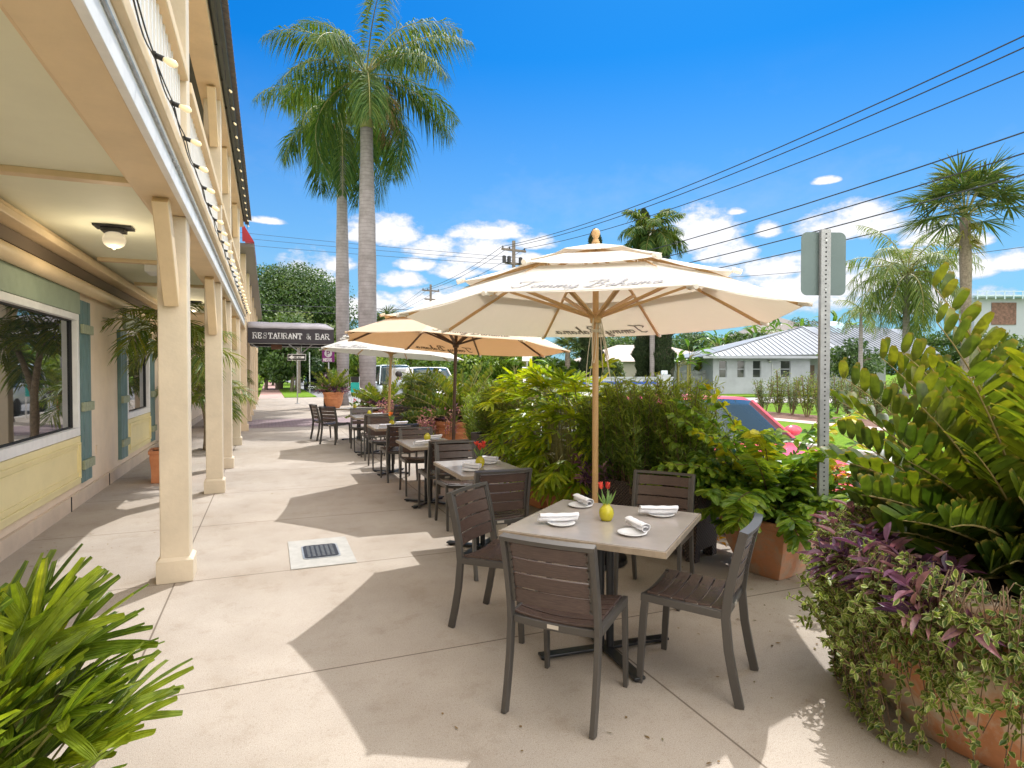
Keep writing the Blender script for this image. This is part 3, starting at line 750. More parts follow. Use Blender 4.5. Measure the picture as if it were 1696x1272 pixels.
for i, (x, y, a, lab) in enumerate(CH):
    if i == 0: c0.location = (x, y, 0); c0.rotation_euler = (0, 0, FACE(a))
    else: dup(c0, (x, y, 0), FACE(a), lab, GC)

# ------------------------------------------------------------ tables
M['top'] = mat('taupe laminate top', (.42,.375,.345), .2, col2=(.37,.325,.295), vs=5, spec=.55)
M['top_edge'] = mat('worn top edge', (.30,.24,.18), .5, var=.2, vs=20)
M['base'] = mat('dark steel base', (.03,.032,.036), .28, metal=.5)
def table(x, y, rz, sx, sy, lab, group):
    t = thing('cafe_table', lab, 'table', (x, y, 0), rz, group)
    hx, hy = sx/2, sy/2
    mb = MB(); mb.box(-hx+.004,hx-.004,-hy+.004,hy-.004,.716,.742); tp = mb.build('tabletop', M['top'], t, bevel=.002)
    mb = MB(); e = .006
    mb.box(-hx-e,hx+e,-hy-e,-hy+.003,.708,.738); mb.box(-hx-e,hx+e,hy-.003,hy+e,.708,.738); mb.box(-hx-e,-hx+.003,-hy+.003,hy-.003,.708,.738); mb.box(hx-.003,hx+e,-hy+.003,hy-.003,.708,.738)
    mb.build('edge_band', M['top_edge'], tp, bevel=.001)
    mb = MB()
    for q in (-.028, .028): mb.tube([(q,0,.03),(q,0,.70)], .022, 14)
    mb.box(-.2,.2,-.035,.035,.698,.712); mb.box(-.035,.035,-.2,.2,.699,.713)
    mb.build('column', M['base'], t, smooth=False)
    mb = MB()
    for a in (45, 135):
        d = (math.cos(R(a)), math.sin(R(a)), 0); n = (-d[1], d[0], 0); L_ = .40 if sx > .8 else .33
        mb.obox((0,0,0), d, n, L_, .032, .014+.0006*(a>90), .03+.0007*(a>90))
        for s in (-1, 1): mb.tube([(d[0]*s*(L_-.03), d[1]*s*(L_-.03), 0), (d[0]*s*(L_-.03), d[1]*s*(L_-.03), .014)], .024, 12)
    mb.build('cross_foot', M['base'], t, bevel=.004)
    return t
GT = 'cafe tables lined up along the patio'
T = [(1.785,3.03,FACE(49),.89,.89,'square cafe table nearest to us, set with four rolled napkins and a yellow vase'),
 (1.77,5.22,0,.61,.9,'second cafe table from the front with red flowers in a yellow vase'),
 (1.80,7.25,0,.61,.88,'third cafe table, bluish glare on its top and a yellow vase behind a chair back'),
 (1.80,9.68,0,.61,.88,'fourth cafe table holding a vase of yellow and red flowers'),
 (1.82,12.12,0,.61,.88,'fifth cafe table, its top shining pale blue between chair backs'),
 (2.0,14.85,FACE(45),.85,.85,'farthest cafe table of the row, under the third umbrella')]
tabs = [table(*a, GT) for a in T]

# ------------------------------------------------------------ things on the tables
M['china'] = mat('white china', (.82,.82,.83), .15)
M['linen'] = mat('white folded linen', (.80,.80,.84), .85, bump=.3, bs=60)
M['vase'] = mat('yellow green glazed vase', (.52,.46,.03), .18, var=.12, vs=15)
M['stemg'] = mat('green stem', (.12,.22,.05), .5)
M['petal'] = leafmat('coral petal', [(.7,.05,.05),(.85,.16,.10)], .5, .35, (1.3,1,1))
M['petal2'] = leafmat('yellow red petal', [(.85,.45,.03),(.85,.2,.05)], .5, .35, (1.3,1,1))
M['tulipleaf'] = leafmat('tulip leaf', [(.10,.2,.05),(.2,.33,.1)], .45, .3)
GP, GN, GV = 'small side plates on the tables', 'rolled white napkins on plates', 'yellow vases of flowers on the tables'
def plate(x, y, lab, r=.078):
    t = MB(); t.lathe([(.0001,0),(r*.62,0),(r*.66,.003),(r*.98,.012),(r,.015),(r*.96,.016),(r*.62,.006),(.0001,.005)], 32)
    o = t.build('side_plate', M['china'], smooth=True, loc=(x, y, .7425)); tag(o, lab, 'plate', GP)
def napkin(x, y, ang, lab, L_=.21, z=.7425):
    mb = MB(); n = 18; m = 20; rg = random.Random(int(x*1000))
    # a rolled napkin: spiral cross-section swept along its length
    vs = []; fs = []
    for i in range(m+1):
        u = -L_/2 + L_*i/m
        for k in range(n*2+1):
            a = k/n*PI*1.35 + .4; r = .008 + .020*(k/(n*2)) + .0012*math.sin(i*.9+k*.5)
            vs.append((u + .006*math.sin(a)*(1 if i in (0, m) else 0), r*math.cos(a)*1.25, r*math.sin(a)*.95 + .030 - .002*math.cos(u*14)))
    w = n*2+1
    for i in range(m):
        for k in range(w-1): fs.append((i*w+k, i*w+k+1, (i+1)*w+k+1, (i+1)*w+k))
    mb.add(vs, fs)
    # loose flap at the outer end
    o = mb.build('rolled_napkin', M['linen'], smooth=True, loc=(x, y, z), solid=.003); o.rotation_euler = (0, 0, ang); tag(o, lab, 'napkin', GN); return o
def vase(x, y, lab, pm, seed, nf=3, flower=True):
    t = thing('flower_vase', lab, 'vase', (x, y, .7425), 0, GV)
    mb = MB(); mb.lathe([(.022,0),(.030,.003),(.040,.025),(.043,.045),(.038,.068),(.024,.084),(.018,.09),(.020,.096),(.0165,.096),(.015,.088),(.0001,.086)], 28)
    mb.build('vase_body', M['vase'], t, smooth=True)
    if not flower: return t
    rng = np.random.default_rng(seed); st = MB(); lf = MB(); fl = MB()
    for i in range(nf):
        a = rng.random()*6.28; r = .015+.03*rng.random(); h = .15+.05*rng.random()
        tip = np.array([r*math.cos(a), r*math.sin(a), h]); st.tube([(0,0,.06), tuple(tip*.55+np.array([0,0,.02])), tuple(tip)], .0028, 6)
        ax = unit(tip - np.array([0,0,.02]))
        for k in range(7):
            b = k*2*PI/6; o = np.array([math.cos(b), math.sin(b), 0]); o = o - ax*np.dot(o, ax)
            leaves(fl, tip-ax*.004+o*.006, ax+o*(.25 if nf < 3 else .55), o, .042, .026, (.5,1,1,.75,.1), 0, -.25, rng)
    for i in range(5):
        a = rng.random()*6.28; o = np.array([math.cos(a), math.sin(a), 0])
        leaves(lf, np.array([0,0,.085])+o*.008, o*.55+np.array([0,0,1]), o, .11, .02, (.4,.9,1,.8,.5,.03), .35*rng.random(), .35, rng)
    fp = st.build('stem', M['stemg'], t); lf.build('leaves', M['tulipleaf'], t); fl.build('petals', pm, t, smooth=True)
    return t
def tp(px, py, h=.75):     # point on a table top seen at a pixel
    d = (EYE-h)*FPX/(py-617); g = G(px, d); return g.x, g.y
X0, Y0 = 1.785, 3.03
def on(i, a, b):           # offset in the first table's own axes
    c, s = math.cos(T[i][2]), math.sin(T[i][2]); return T[i][0]+a*c-b*s, T[i][1]+a*s+b*c
S1 = [(1.40,3.17,'at the left'),(1.74,3.42,'at the far left corner'),(2.14,3.07,'at the far right'),(1.78,2.78,'nearest to us')]
pl = [tp(930,868), tp(962,838), tp(1096,853), tp(1048,884)]
na = [tp(925,866), tp(966,836), tp(1091,853), tp(1056,878)]
wh = ['on the left of the nearest table','at the far corner of the nearest table','on the right of the nearest table','in front of the nearest yellow vase']
def pxang(x0, y0, x1, y1):
    a = tp(x0, y0); b = tp(x1, y1); return math.atan2(b[1]-a[1], b[0]-a[0])
an = [pxang(887,866,962,864), pxang(949,829,980,843), pxang(1053,851,1131,852), pxang(1031,866,1078,890)]
for i in range(4):
    plate(*pl[i], 'small white plate under the napkin ' + wh[i]); napkin(*na[i], an[i], 'rolled white napkin ' + wh[i], .22 if i in (0,2) else .19, .7475)
vase(*tp(1005,861), 'round yellow vase with two coral tulips in the middle of the nearest table', M['petal'], 11, 2)
vase(*tp(795,772), 'yellow vase with a full bunch of coral flowers on the second table', M['petal'], 4, 5)
for i, (a, b, w) in enumerate([(808,767,'behind the vase on the second table'),(779,779,'in front of the vase on the second table')]):
    plate(*tp(a,b), 'white plate ' + w); napkin(*tp(a+2,b-2), pxang(a-10,b,a+12,b+2), 'white napkin ' + w, .17, .748)
vase(1.83,7.42,'plain yellow vase on the third table, half hidden by a chair back', M['petal'], 2, 2, False)
plate(1.95,7.52,'white plate beside the yellow vase on the third table'); napkin(1.95,7.52,.4,'white napkin beside the yellow vase on the third table',.2,.748)
napkin(1.66,7.0,.3,'white napkin lying on the near left of the third table',.2,.744)
vase(1.82,9.72,'yellow vase with yellow and red blooms on the fourth table', M['petal2'], 7, 6)
napkin(2.0,9.85,.2,'white napkin to the right of the vase on the fourth table',.2,.744); napkin(1.66,9.45,.1,'white napkin at the left of the fourth table',.18,.744)
vase(1.86,12.3,'plain yellow vase on the fifth table', M['petal'], 5, 2, False)
napkin(1.98,12.1,.2,'white napkin on the fifth table',.2,.744)
vase(1.9,14.8,'small yellow vase with pink blooms on the farthest table', M['petal'], 9, 3)

# ------------------------------------------------------------ umbrellas
def canvas_mat(name, col, tr):
    m = bpy.data.materials.new(name); m.use_nodes = True; nt = m.node_tree; P = nt.nodes['Principled BSDF']; N = nt.nodes.new; L = nt.links.new
    P.inputs['Base Color'].default_value = (*col, 1); P.inputs['Roughness'].default_value = .9; P.inputs['Specular IOR Level'].default_value = .2
    tc = N('ShaderNodeTexCoord'); n = N('ShaderNodeTexNoise'); n.inputs['Scale'].default_value = 3.5; n.inputs['Detail'].default_value = 5; L(tc.outputs['Object'], n.inputs['Vector'])
    b = N('ShaderNodeBump'); b.inputs['Strength'].default_value = .5; b.inputs['Distance'].default_value = .05; L(n.outputs['Fac'], b.inputs['Height']); L(b.outputs[0], P.inputs['Normal'])
    t = N('ShaderNodeBsdfTranslucent'); t.inputs['Color'].default_value = (*tr, 1)
    ms = N('ShaderNodeMixShader'); ms.inputs[0].default_value = .42; L(P.outputs[0], ms.inputs[1]); L(t.outputs[0], ms.inputs[2]); L(ms.outputs[0], nt.nodes['Material Output'].inputs['Surface']); return m
M['canvas'] = canvas_mat('ivory canvas', (.87,.86,.83), (.88,.80,.69))
M['canvas2'] = canvas_mat('tan canvas', (.78,.70,.56), (.84,.60,.36))
M['canvas3'] = canvas_mat('pale canvas', (.80,.79,.76), (.6,.58,.52))
M['wood'] = slat_mat('varnished light wood', (.66,.42,.20), (.52,.31,.13), .4)
M['darkwood'] = mat('dark bronze pole', (.10,.062,.045), .4, metal=.2)
M['ink'] = mat('grey print', (.25,.24,.25), .8); M['ink2'] = mat('brown print', (.10,.065,.03), .8)
M['rope'] = mat('cream cord', (.62,.56,.44), .8)
def umbrella(x, y, ph, lab, canv, pole, zr=2.04, rad=1.6, tilt=(0,0), lean=(0,0), pr=.026, ink=None, text=(), base=True):
    t = thing('patio_umbrella', lab, 'umbrella', (x, y, 0), 0, 'market umbrellas over the tables')
    t.rotation_euler = (lean[0], lean[1], 0)
    top = zr+.66
    mb = MB(); mb.tube([(0,0,.03),(0,0,top)], pr, 20); mb.build('pole', pole, t, smooth=False)
    c = bpy.data.objects.new('canopy', None)
    k = zr/2.04
    def tl(r, a, z): # tilt the canopy a touch
        x_, y_ = r*math.cos(a), r*math.sin(a); return (x_, y_, z + tilt[0]*x_ + tilt[1]*y_)
    A = [R(ph+45*i) for i in range(8)]
    def spoint(i, u, v, r0, z0, r1, z1, sag):
        a0, a1 = A[i % 8], A[i % 8]+PI/4
        b = V(tl(r0,a0,z0)).lerp(V(tl(r1,a0,z1)), v).lerp(V(tl(r0,a1,z0)).lerp(V(tl(r1,a1,z1)), v), u)
        w = 4*u*(1-u); b = b + V((0,0,-sag*w*(1-v*.5)*(.35+.65*(1-v))))
        return b + V((-b.x,-b.y,0)).normalized()*(sag*1.3*w*(1-v)**2)
    def tier(r0, z0, r1, z1, sag, mbx, nseg=10, nrad=8):
        for i in range(8):
            a0, a1 = A[i], A[(i+1) % 8] if i < 7 else A[0]+2*PI; vs = []; fs = []
            p0, p1 = V(tl(r0,a0,z0)), V(tl(r0,a1,z0)); q0, q1 = V(tl(r1,a0,z1)), V(tl(r1,a1,z1))
            for j in range(nrad+1):
                v = j/nrad; e0 = p0.lerp(q0, v); e1 = p1.lerp(q1, v)
                for m_ in range(nseg+1):
                    u = m_/nseg; b = e0.lerp(e1, u); w = 4*u*(1-u)
                    b = b + V((0,0,-sag*w*(1-v*.5)*(.35+.65*(1-v)))); inn = V((-b.x,-b.y,0)).normalized()
                    b = b + inn*(sag*1.3*w*(1-v)**2); vs.append(tuple(b))
            n_ = nseg+1
            for j in range(nrad):
                for m_ in range(nseg): fs.append((j*n_+m_, j*n_+m_+1, (j+1)*n_+m_+1, (j+1)*n_+m_))
            mbx.add(vs, fs)
    mb = MB(); tier(rad, zr, rad*.60, zr+.27, .016, mb); cn = mb.build('canopy', canv, t, solid=.003)
    mb = MB(); tier(rad*.685, zr+.275, rad*.31, zr+.455, .02, mb); mb.build('vent_tier', canv, t, solid=.003)
    mb = MB(); tier(rad*.35, zr+.475, .03, zr+.62, .012, mb); mb.build('top_tier', canv, t, solid=.003)
    # hems
    mb = MB()
    for i in range(8):
        pts = []
        for m_ in range(9):
            u = m_/8; a0, a1 = A[i], A[i]+PI/4; p = V(tl(rad,a0,zr)).lerp(V(tl(rad,a1,zr)), u); w = 4*u*(1-u)
            p = p + V((0,0,-.016*w*.35-.002)) + V((-p.x,-p.y,0)).normalized()*(.0208*w-.004); pts.append(p)
        mb.tube(pts, .0045, 6)
    mb.build('hem', canv, cn)
    zh = zr+.02
    for i in range(8):
        a = A[i]; mb = MB(); d = (-math.sin(a), math.cos(a), 0)
        mb.sweep([tl(.03,a,zr+.575), tl(rad*.5,a,zr+.34), tl(rad*.97,a,zr-.012)], .009, .013, side=d)
        rb = mb.build('rib', pole if pole is M['wood'] else M['darkwood'], t, bevel=.003)
        mb = MB(); 
        for q in (-1, 1): mb.sweep([V(tl(.055,a,zh))+V(d)*q*.012, V(tl(rad*.52,a,zr+.30))+V(d)*q*.012], .005, .011, side=d)
        mb.build('strut', pole if pole is M['wood'] else M['darkwood'], rb)
        mb = MB(); mb.tube([V(tl(rad*.68,a,zr+.285)), V(tl(rad*.72,a,zr+.262))], .02, 8); mb.tube([V(tl(rad*.955,a,zr+.0)), V(tl(rad*1.012,a,zr-.014))], .016, 8); mb.build('rib_end', canv, rb)
    mb = MB(); mb.lathe([(pr+.002,zh-.06),(pr+.018,zh-.055),(pr+.022,zh-.02),(pr+.035,zh-.015),(pr+.035,zh+.015),(pr+.005,zh+.02)], 24); mb.build('hub', pole if pole is M['wood'] else M['darkwood'], t)
    mb = MB(); mb.lathe([(.03,top-.04),(.034,top-.02),(.018,top-.005),(.016,top+.006),(.026,top+.02),(.036,top+.045),(.034,top+.068),(.02,top+.086),(.0001,top+.092)], 20); mb.build('finial', pole if pole is M['wood'] else M['darkwood'], t, smooth=True)
    if pole is M['wood'] and ink:
        mb = MB()
        for q, (dx, dy, dz) in enumerate([(-.10,.02,.62),(-.07,-.05,.42),(.12,-.03,.55),(.09,.05,.5),(.14,.02,.38)]):
            p = []
            for m_ in range(15):
                u = m_/14; s_ = math.sin(PI*u); p.append((dx*s_*.75+.03*math.copysign(1,dx)*u+.01*math.sin(6*u), dy*s_-.03, zh+.01-dz*s_*(.9+.1*math.sin(u*5))))
            mb.tube(p, .0035, 6)
        mb.build('cord', M['rope'], t)
        mb = MB(); mb.tube([(-.033,0,zh-.12),(.033,0,zh-.12)], .005, 6); mb.lathe([(pr+.001,zh-.135),(pr+.006,zh-.13),(pr+.006,zh-.115),(pr+.001,zh-.11)], 20); mb.build('collar', M['rope'], t)
    for i, h in text:
        a0, a1 = A[i % 8], A[i % 8]+PI/4
        p0, p1 = V(tl(rad,a0,zr)), V(tl(rad,a1,zr)); q0, q1 = V(tl(rad*.6,a0,zr+.27)), V(tl(rad*.6,a1,zr+.27))
        ex = (p1-p0).normalized(); mid = (p0+p1)/2; up = ((q0+q1)/2-mid).normalized(); nn = ex.cross(up).normalized()
        W = script_text(MB(), lambda a,b: (0,0,0), h, .01)
        sl = ((q0+q1)/2-mid).length
        def surf(px_, py_, off):
            v = (py_+.075)/sl; wid = (p1-p0).length*(1-.4*v); u = .5+(px_-W/2)/wid
            c_ = spoint(i, u, v, rad, zr, rad*.6, zr+.27, .016)
            e1 = spoint(i, u+.02, v, rad, zr, rad*.6, zr+.27, .016)-c_; e2 = spoint(i, u, v+.02, rad, zr, rad*.6, zr+.27, .016)-c_
            return c_ + e1.cross(e2).normalized()*off
        mb = MB(); script_text(mb, lambda a,b: surf(a,b,.007), h, h*.075); script_text(mb, lambda a,b: surf(a,b,-.007), h, h*.075)
        mb.build('lettering', ink or M['ink'], cn)
    if base:
        mb = MB(); mb.lathe([(.26,0),(.27,.01),(.265,.045),(.08,.07),(.055,.08),(.04,.26),(.034,.28),(pr+.002,.28)], 32); mb.build('base', M['base'], t, smooth=False)
        mb = MB(); mb.tube([(.04,0,.2),(.08,0,.2)], .007, 8); mb.lathe([(.0001,.0),(.018,.002),(.018,.012),(.0001,.014)], 12, (.085,0,.194)); mb.build('knob', M['black'], t)
    return t
umbrella(2.55,4.50,36,'large ivory three-tier umbrella on a light wooden pole in the foreground', M['canvas'], M['wood'], 2.04, 1.62, tilt=(-.01,-.035), ink=M['ink'], text=[(4,.14),(0,.145)])
umbrella(2.42,8.35,14,'tan umbrella glowing orange underneath on a dark leaning pole', M['canvas2'], M['darkwood'], 1.98, 1.6, tilt=(-.05,-.02), lean=(0,R(1.6)), ink=M['ink2'], text=[(1,.14),(5,.14)], pr=.024)
umbrella(2.45,13.55,20,'pale umbrella on a wooden pole in front of the palm trunks', M['canvas3'], M['wood'], 1.99, 1.6, tilt=(-.04,0), lean=(0,R(2.2)), ink=M['ink'], text=[(4,.14)], pr=.03)

# ------------------------------------------------------------ sign post by the kerb (seen from behind)
g = G(1366, 4.5)
t = thing('street_sign', 'blank back of a sign on a punched steel post behind the clay pot', 'sign', (g.x, g.y, 0), -R(YAW)+R(3))
mb = MB(); zt = 2.64; hw = .026
for s in (-1, 1): mb.box(s*.036-.0015, s*.036+.0015, 0, .028, 0, zt)
mb.box(-.0345,.0345,-.002,.002,0,zt)
mb.build('post', mat('dull zinc', (.33,.34,.35), .5, metal=.5, var=.2, vs=9), t)
mb = MB(); z = .03
while z < zt-.02:
    mb.lathe([(.0001,0),(.0065,0)], 8, (0,z,0)); z += .0254*1.3
o = mb.build('punched_holes', M['dark'], t); o.rotation_euler = (R(90),0,0); o.location = (0,-.0035,0)
mb = MB(); 
pts = []
hx, z0, z1, r = .17, 2.16, 2.625, .045
for cx, cz, a0 in ((hx-r,z1-r,0),(-hx+r,z1-r,90),(-hx+r,z0+r,180),(hx-r,z0+r,270)):
    for k in range(6): a = R(a0+18*k); pts.append((cx+r*math.cos(a), cz+r*math.sin(a)))
n = len(pts); mb.add([(x,.031,z) for x,z in pts]+[(x,.034,z) for x,z in pts], [tuple(range(n)), tuple(range(2*n-1,n-1,-1))]+[(i,n+i,n+(i+1)%n,(i+1)%n) for i in range(n)])
mb.build('sign_panel', mat('grey green aluminium back', (.12,.165,.165), .45, metal=.3, var=.08, vs=3), t)
mb = MB()
for z in (2.2, 2.56): mb.tube([(0,-.006,z),(0,.032,z)], .009, 8)
mb.build('bolt', M['steel'], t)

# ------------------------------------------------------------ planters
M['terra'] = mat('terracotta', (.60,.25,.11), .85, col2=(.50,.19,.085), vs=5, bump=.3, bs=45)
def stained(name, base, st, sc):
    m = mat(name, base, .85, col2=tuple(c*.75 for c in base), vs=4, bump=.35, bs=40); nt = m.node_tree; N = nt.nodes.new; L = nt.links.new; P = nt.nodes['Principled BSDF']
    cur = P.inputs['Base Color'].links[0].from_socket; tc = N('ShaderNodeTexCoord'); n = N('ShaderNodeTexNoise'); n.inputs['Scale'].default_value = sc; n.inputs['Detail'].default_value = 8; n.inputs['Roughness'].default_value = .7; n.inputs['Distortion'].default_value = .6
    L(tc.outputs['Object'], n.inputs['Vector']); r = N('ShaderNodeMapRange'); r.inputs['From Min'].default_value = .45; r.inputs['From Max'].default_value = .60; r.inputs['To Max'].default_value = .85; L(n.outputs['Fac'], r.inputs['Value'])
    x = N('ShaderNodeMixRGB'); L(r.outputs[0], x.inputs[0]); L(cur, x.inputs[1]); x.inputs[2].default_value = (*st, 1); L(x.outputs[0], P.inputs['Base Color']); return m
M['terra_s'] = stained('weathered terracotta', (.60,.26,.12), (.58,.50,.40), 3.2)
M['terra_d'] = stained('stained square terracotta', (.55,.25,.13), (.35,.27,.20), 4.5)
M['soil'] = mat('potting soil', (.03,.02,.015), .95, bump=.9, bs=50)
def round_pot(x, y, r, h, lab, m=None, rb=.66, cat='planter', rz=0):
    t = thing('terracotta_pot', lab, cat, (x, y, 0), rz)
    mb = MB(); mb.lathe([(r*rb,0),(r*(rb+.04),.01),(r*.83,h*.3),(r*.93,h*.55),(r*.955,h*.60),(r*.975,h*.61),(r*.975,h*.64),(r*.955,h*.65),(r*.965,h*.74),(r*.985,h*.75),(r*.985,h*.785),(r*.965,h*.795),(r*.97,h*.84),(r*1.03,h*.85),(r*1.05,h*.9),(r*1.05,h*.97),(r*1.02,h),(r*.93,h),(r*.9,h*.97),(r*.9,h*.88)], 56)
    mb.build('pot_body', m or M['terra'], t, smooth=True)
    mb = MB(); mb.lathe([(.0001,h*.91),(r*.9,h*.9)], 40); mb.build('soil', M['soil'], t); return t
def square_pot(x, y, w, h, lab, rz=0, m=None, taper=.72):
    t = thing('terracotta_pot', lab, 'planter', (x, y, 0), rz)
    mb = MB(); r = w/2; c = .86
    mb.lathe([(r*taper,0),(r*(taper+.03),.012),(r*(taper*.45+.5),h*.25),(r*.93,h*.52),(r*.99,h*.75),(r*.98,h*.88),(r*1.04,h*.89),(r*1.05,h*.97),(r*1.02,h),(r*.92,h),(r*.9,h*.93)], 32, ph=0, sq=c)
    mb.build('pot_body', m or M['terra'], t, smooth=False, bevel=.004)
    mb = MB(); mb.lathe([(.0001,h*.93),(r*.91,h*.93)], 32, sq=c); mb.build('soil', M['soil'], t); return t
M['wicker'] = wicker_mat('dark woven resin', (.085,.058,.048), (.03,.02,.017))
def trough(x, y, L_, w, h, rz, lab):
    t = thing('woven_planter', lab, 'planter', (x, y, 0), rz)
    mb = MB(); a, b = L_/2, w/2; k = .93
    def ring(s, z): return [(-a*s,-b*s,z),(a*s,-b*s,z),(a*s,b*s,z),(-a*s,b*s,z)]
    mb.add(ring(k,.09)+ring(1,h)+ring(.94,h)+ring(.92,h*.8), [(3,2,1,0)]+[(q+i,q+(i+1)%4,q+4+(i+1)%4,q+4+i) for q in (0,4,8) for i in range(4)]); mb.build('basket', M['wicker'], t)
    for sx in (-1, 1):
        for sy in (-1, 1):
            mb = MB(); mb.obox((sx*(a*k-.045), sy*(b*k-.04), 0), (1,0,0), (0,1,0), .045, .04, 0, .1); mb.build('foot', M['wicker'], t)
    mb = MB(); mb.add([(x_*.93, y_*.93, h*.88) for x_, y_, _ in ring(1,0)], [(0,1,2,3)]); mb.build('soil', M['soil'], t); return t
BIG = (3.15, 1.71)
round_pot(*BIG, .70, .72, 'huge banded terracotta planter in the right foreground draped with vines', M['terra_s'], .68)
square_pot(3.73, 3.74, .56, .46, 'square stained terracotta pot standing behind the right-hand chair', R(12), M['terra_d'], .60)
trough(3.24, 4.72, 1.2, .42, .60, math.atan2(-1.0,.45), 'long dark woven planter box behind the far chair of the nearest table')
square_pot(3.02, 5.72, .52, .46, 'smooth terracotta pot just left of the big umbrella pole', R(20), M['terra'], .8)
square_pot(3.10, 6.68, .50, .44, 'terracotta pot beside the dark planter, left of the umbrella pole', R(8), M['terra'], .8)
trough(3.42, 9.0, 1.3, .42, .60, R(-80), 'dark woven planter box between the round clay bowl and the lady palms')
round_pot(3.66, 11.95, .55, .62, 'round banded terracotta bowl behind the dark umbrella pole', M['terra'], .72)
trough(3.45, 14.6, 1.2, .42, .58, R(-85), 'brown planter box behind the fourth table, under shaggy green plants')
round_pot(3.1, 17.9, .5, .5, 'clay bowl in front of the thick palm trunk', M['terra'], .7)
round_pot(3.05, 16.2, .24, .42, 'small clay pot of pink flowers by the third umbrella pole', M['terra'], .6)
round_pot(2.62, 27.4, .42, .75, 'tall clay pot left of the farther palm trunk', M['terra'], .5)
square_pot(-1.36, 10.22, .50, .47, 'clay pot of the palm standing against the restaurant wall', R(4), M['terra'], .9)
square_pot(-1.35, 19.6, .5, .5, 'clay pot of the farther wall palm seen between the posts', 0, M['terra'], .9)
round_pot(-.93, 2.12, .34, .32, 'clay pot holding the lady palm in the left foreground', M['terra'], .7)
# ------------------------------------------------------------ leaf colours
LM = {}
LM['zamia'] = leafmat('cardboard palm leaf', [(.025,.06,.014),(.06,.105,.017),(.12,.165,.02),(.25,.26,.028)], .3, .34, (2.0,1.9,.5), tip=(.2,.17,.04))
LM['lady'] = leafmat('lady palm leaf', [(.035,.08,.014),(.12,.19,.018),(.26,.33,.028),(.48,.46,.04)], .3, .36, (2.2,2.1,.7), rib=(.24,.32,.05), veins=2.5)
LM['lime'] = leafmat('lime lady palm leaf', [(.10,.19,.015),(.24,.34,.02),(.42,.48,.025),(.60,.58,.03)], .36, .46, (1.7,1.7,.5))
LM['podo'] = leafmat('podocarpus leaf', [(.05,.10,.025),(.10,.17,.03),(.20,.28,.04),(.30,.36,.05)], .4, .38)
LM['purple'] = leafmat('purple heart leaf', [(.05,.02,.055),(.10,.04,.095),(.20,.09,.15),(.36,.21,.2)], .38, .22, (1.6,1.1,1.1), rib=(.24,.12,.2))
LM['pinkish'] = leafmat('pink bloom leaf', [(.35,.12,.2),(.6,.3,.3),(.55,.45,.25)], .5, .3, (1.4,1.2,1.2))
LM['vine'] = leafmat('variegated vine leaf', [(.06,.13,.03),(.12,.20,.04),(.24,.32,.05)], .38, .32, (1.8,1.8,.9), edge=(.46,.50,.22), edge_at=.66)
LM['fish'] = leafmat('fishtail leaf', [(.06,.14,.03),(.13,.25,.035),(.24,.36,.045),(.34,.44,.06)], .34, .38, (2.1,2.1,.7), rib=(.2,.3,.1))
LM['fishy'] = leafmat('sunlit yellow leaf', [(.35,.42,.03),(.6,.55,.03)], .4, .4, (1.5,1.5,.7))
LM['croton'] = leafmat('croton leaf', [(.10,.16,.02),(.55,.42,.02),(.62,.30,.03),(.50,.05,.04),(.2,.25,.03)], .35, .35, (1.7,1.5,.8), rib=(.7,.4,.05))
LM['palm'] = leafmat('royal palm leaf', [(.025,.075,.022),(.05,.11,.028),(.10,.15,.03),(.16,.17,.035)], .6, .3, (2.4,2.3,.7), spec=.2)
LM['palmdry'] = leafmat('dry palm leaf', [(.16,.10,.05),(.25,.17,.08),(.15,.14,.05)], .8, .2, (1.5,1.3,1))
LM['sabal'] = leafmat('fan palm leaf', [(.035,.075,.025),(.06,.10,.03),(.11,.14,.035)], .42, .25)
LM['sabaly'] = leafmat('fan palm old leaf', [(.14,.17,.02),(.25,.26,.04),(.3,.25,.1)], .5, .3)
LM['queen'] = leafmat('queen palm leaf', [(.05,.11,.025),(.12,.18,.03),(.2,.22,.03)], .42, .35)
LM['banana'] = leafmat('banana leaf', [(.04,.11,.02),(.08,.18,.025),(.17,.28,.04)], .32, .35, (2,2,.7), rib=(.25,.35,.1))
LM['tree'] = leafmat('broad tree leaf', [(.015,.045,.01),(.03,.075,.014),(.06,.12,.02),(.11,.17,.025)], .45, .22, (2.2,2.2,.8))
LM['tree2'] = leafmat('yellow green tree leaf', [(.03,.08,.012),(.08,.16,.02),(.17,.26,.03),(.27,.34,.035)], .45, .3)
LM['hedge'] = leafmat('hedge leaf', [(.05,.09,.02),(.13,.19,.03),(.26,.27,.06)], .5, .25)
LM['cyp'] = leafmat('cypress leaf', [(.016,.032,.014),(.03,.055,.02),(.055,.08,.03)], .7, .12)
LM['silver'] = leafmat('grey green leaf', [(.08,.13,.06),(.14,.2,.09),(.24,.28,.14)], .5, .25)
M['bark'] = mat('grey bark', (.20,.165,.13), .9, var=.4, vs=14, bump=.8, bs=30)
M['palmbark'] = mat('royal palm trunk', (.27,.245,.25), .85, col2=(.17,.15,.15), vs=2.2, bump=.4, bs=20)
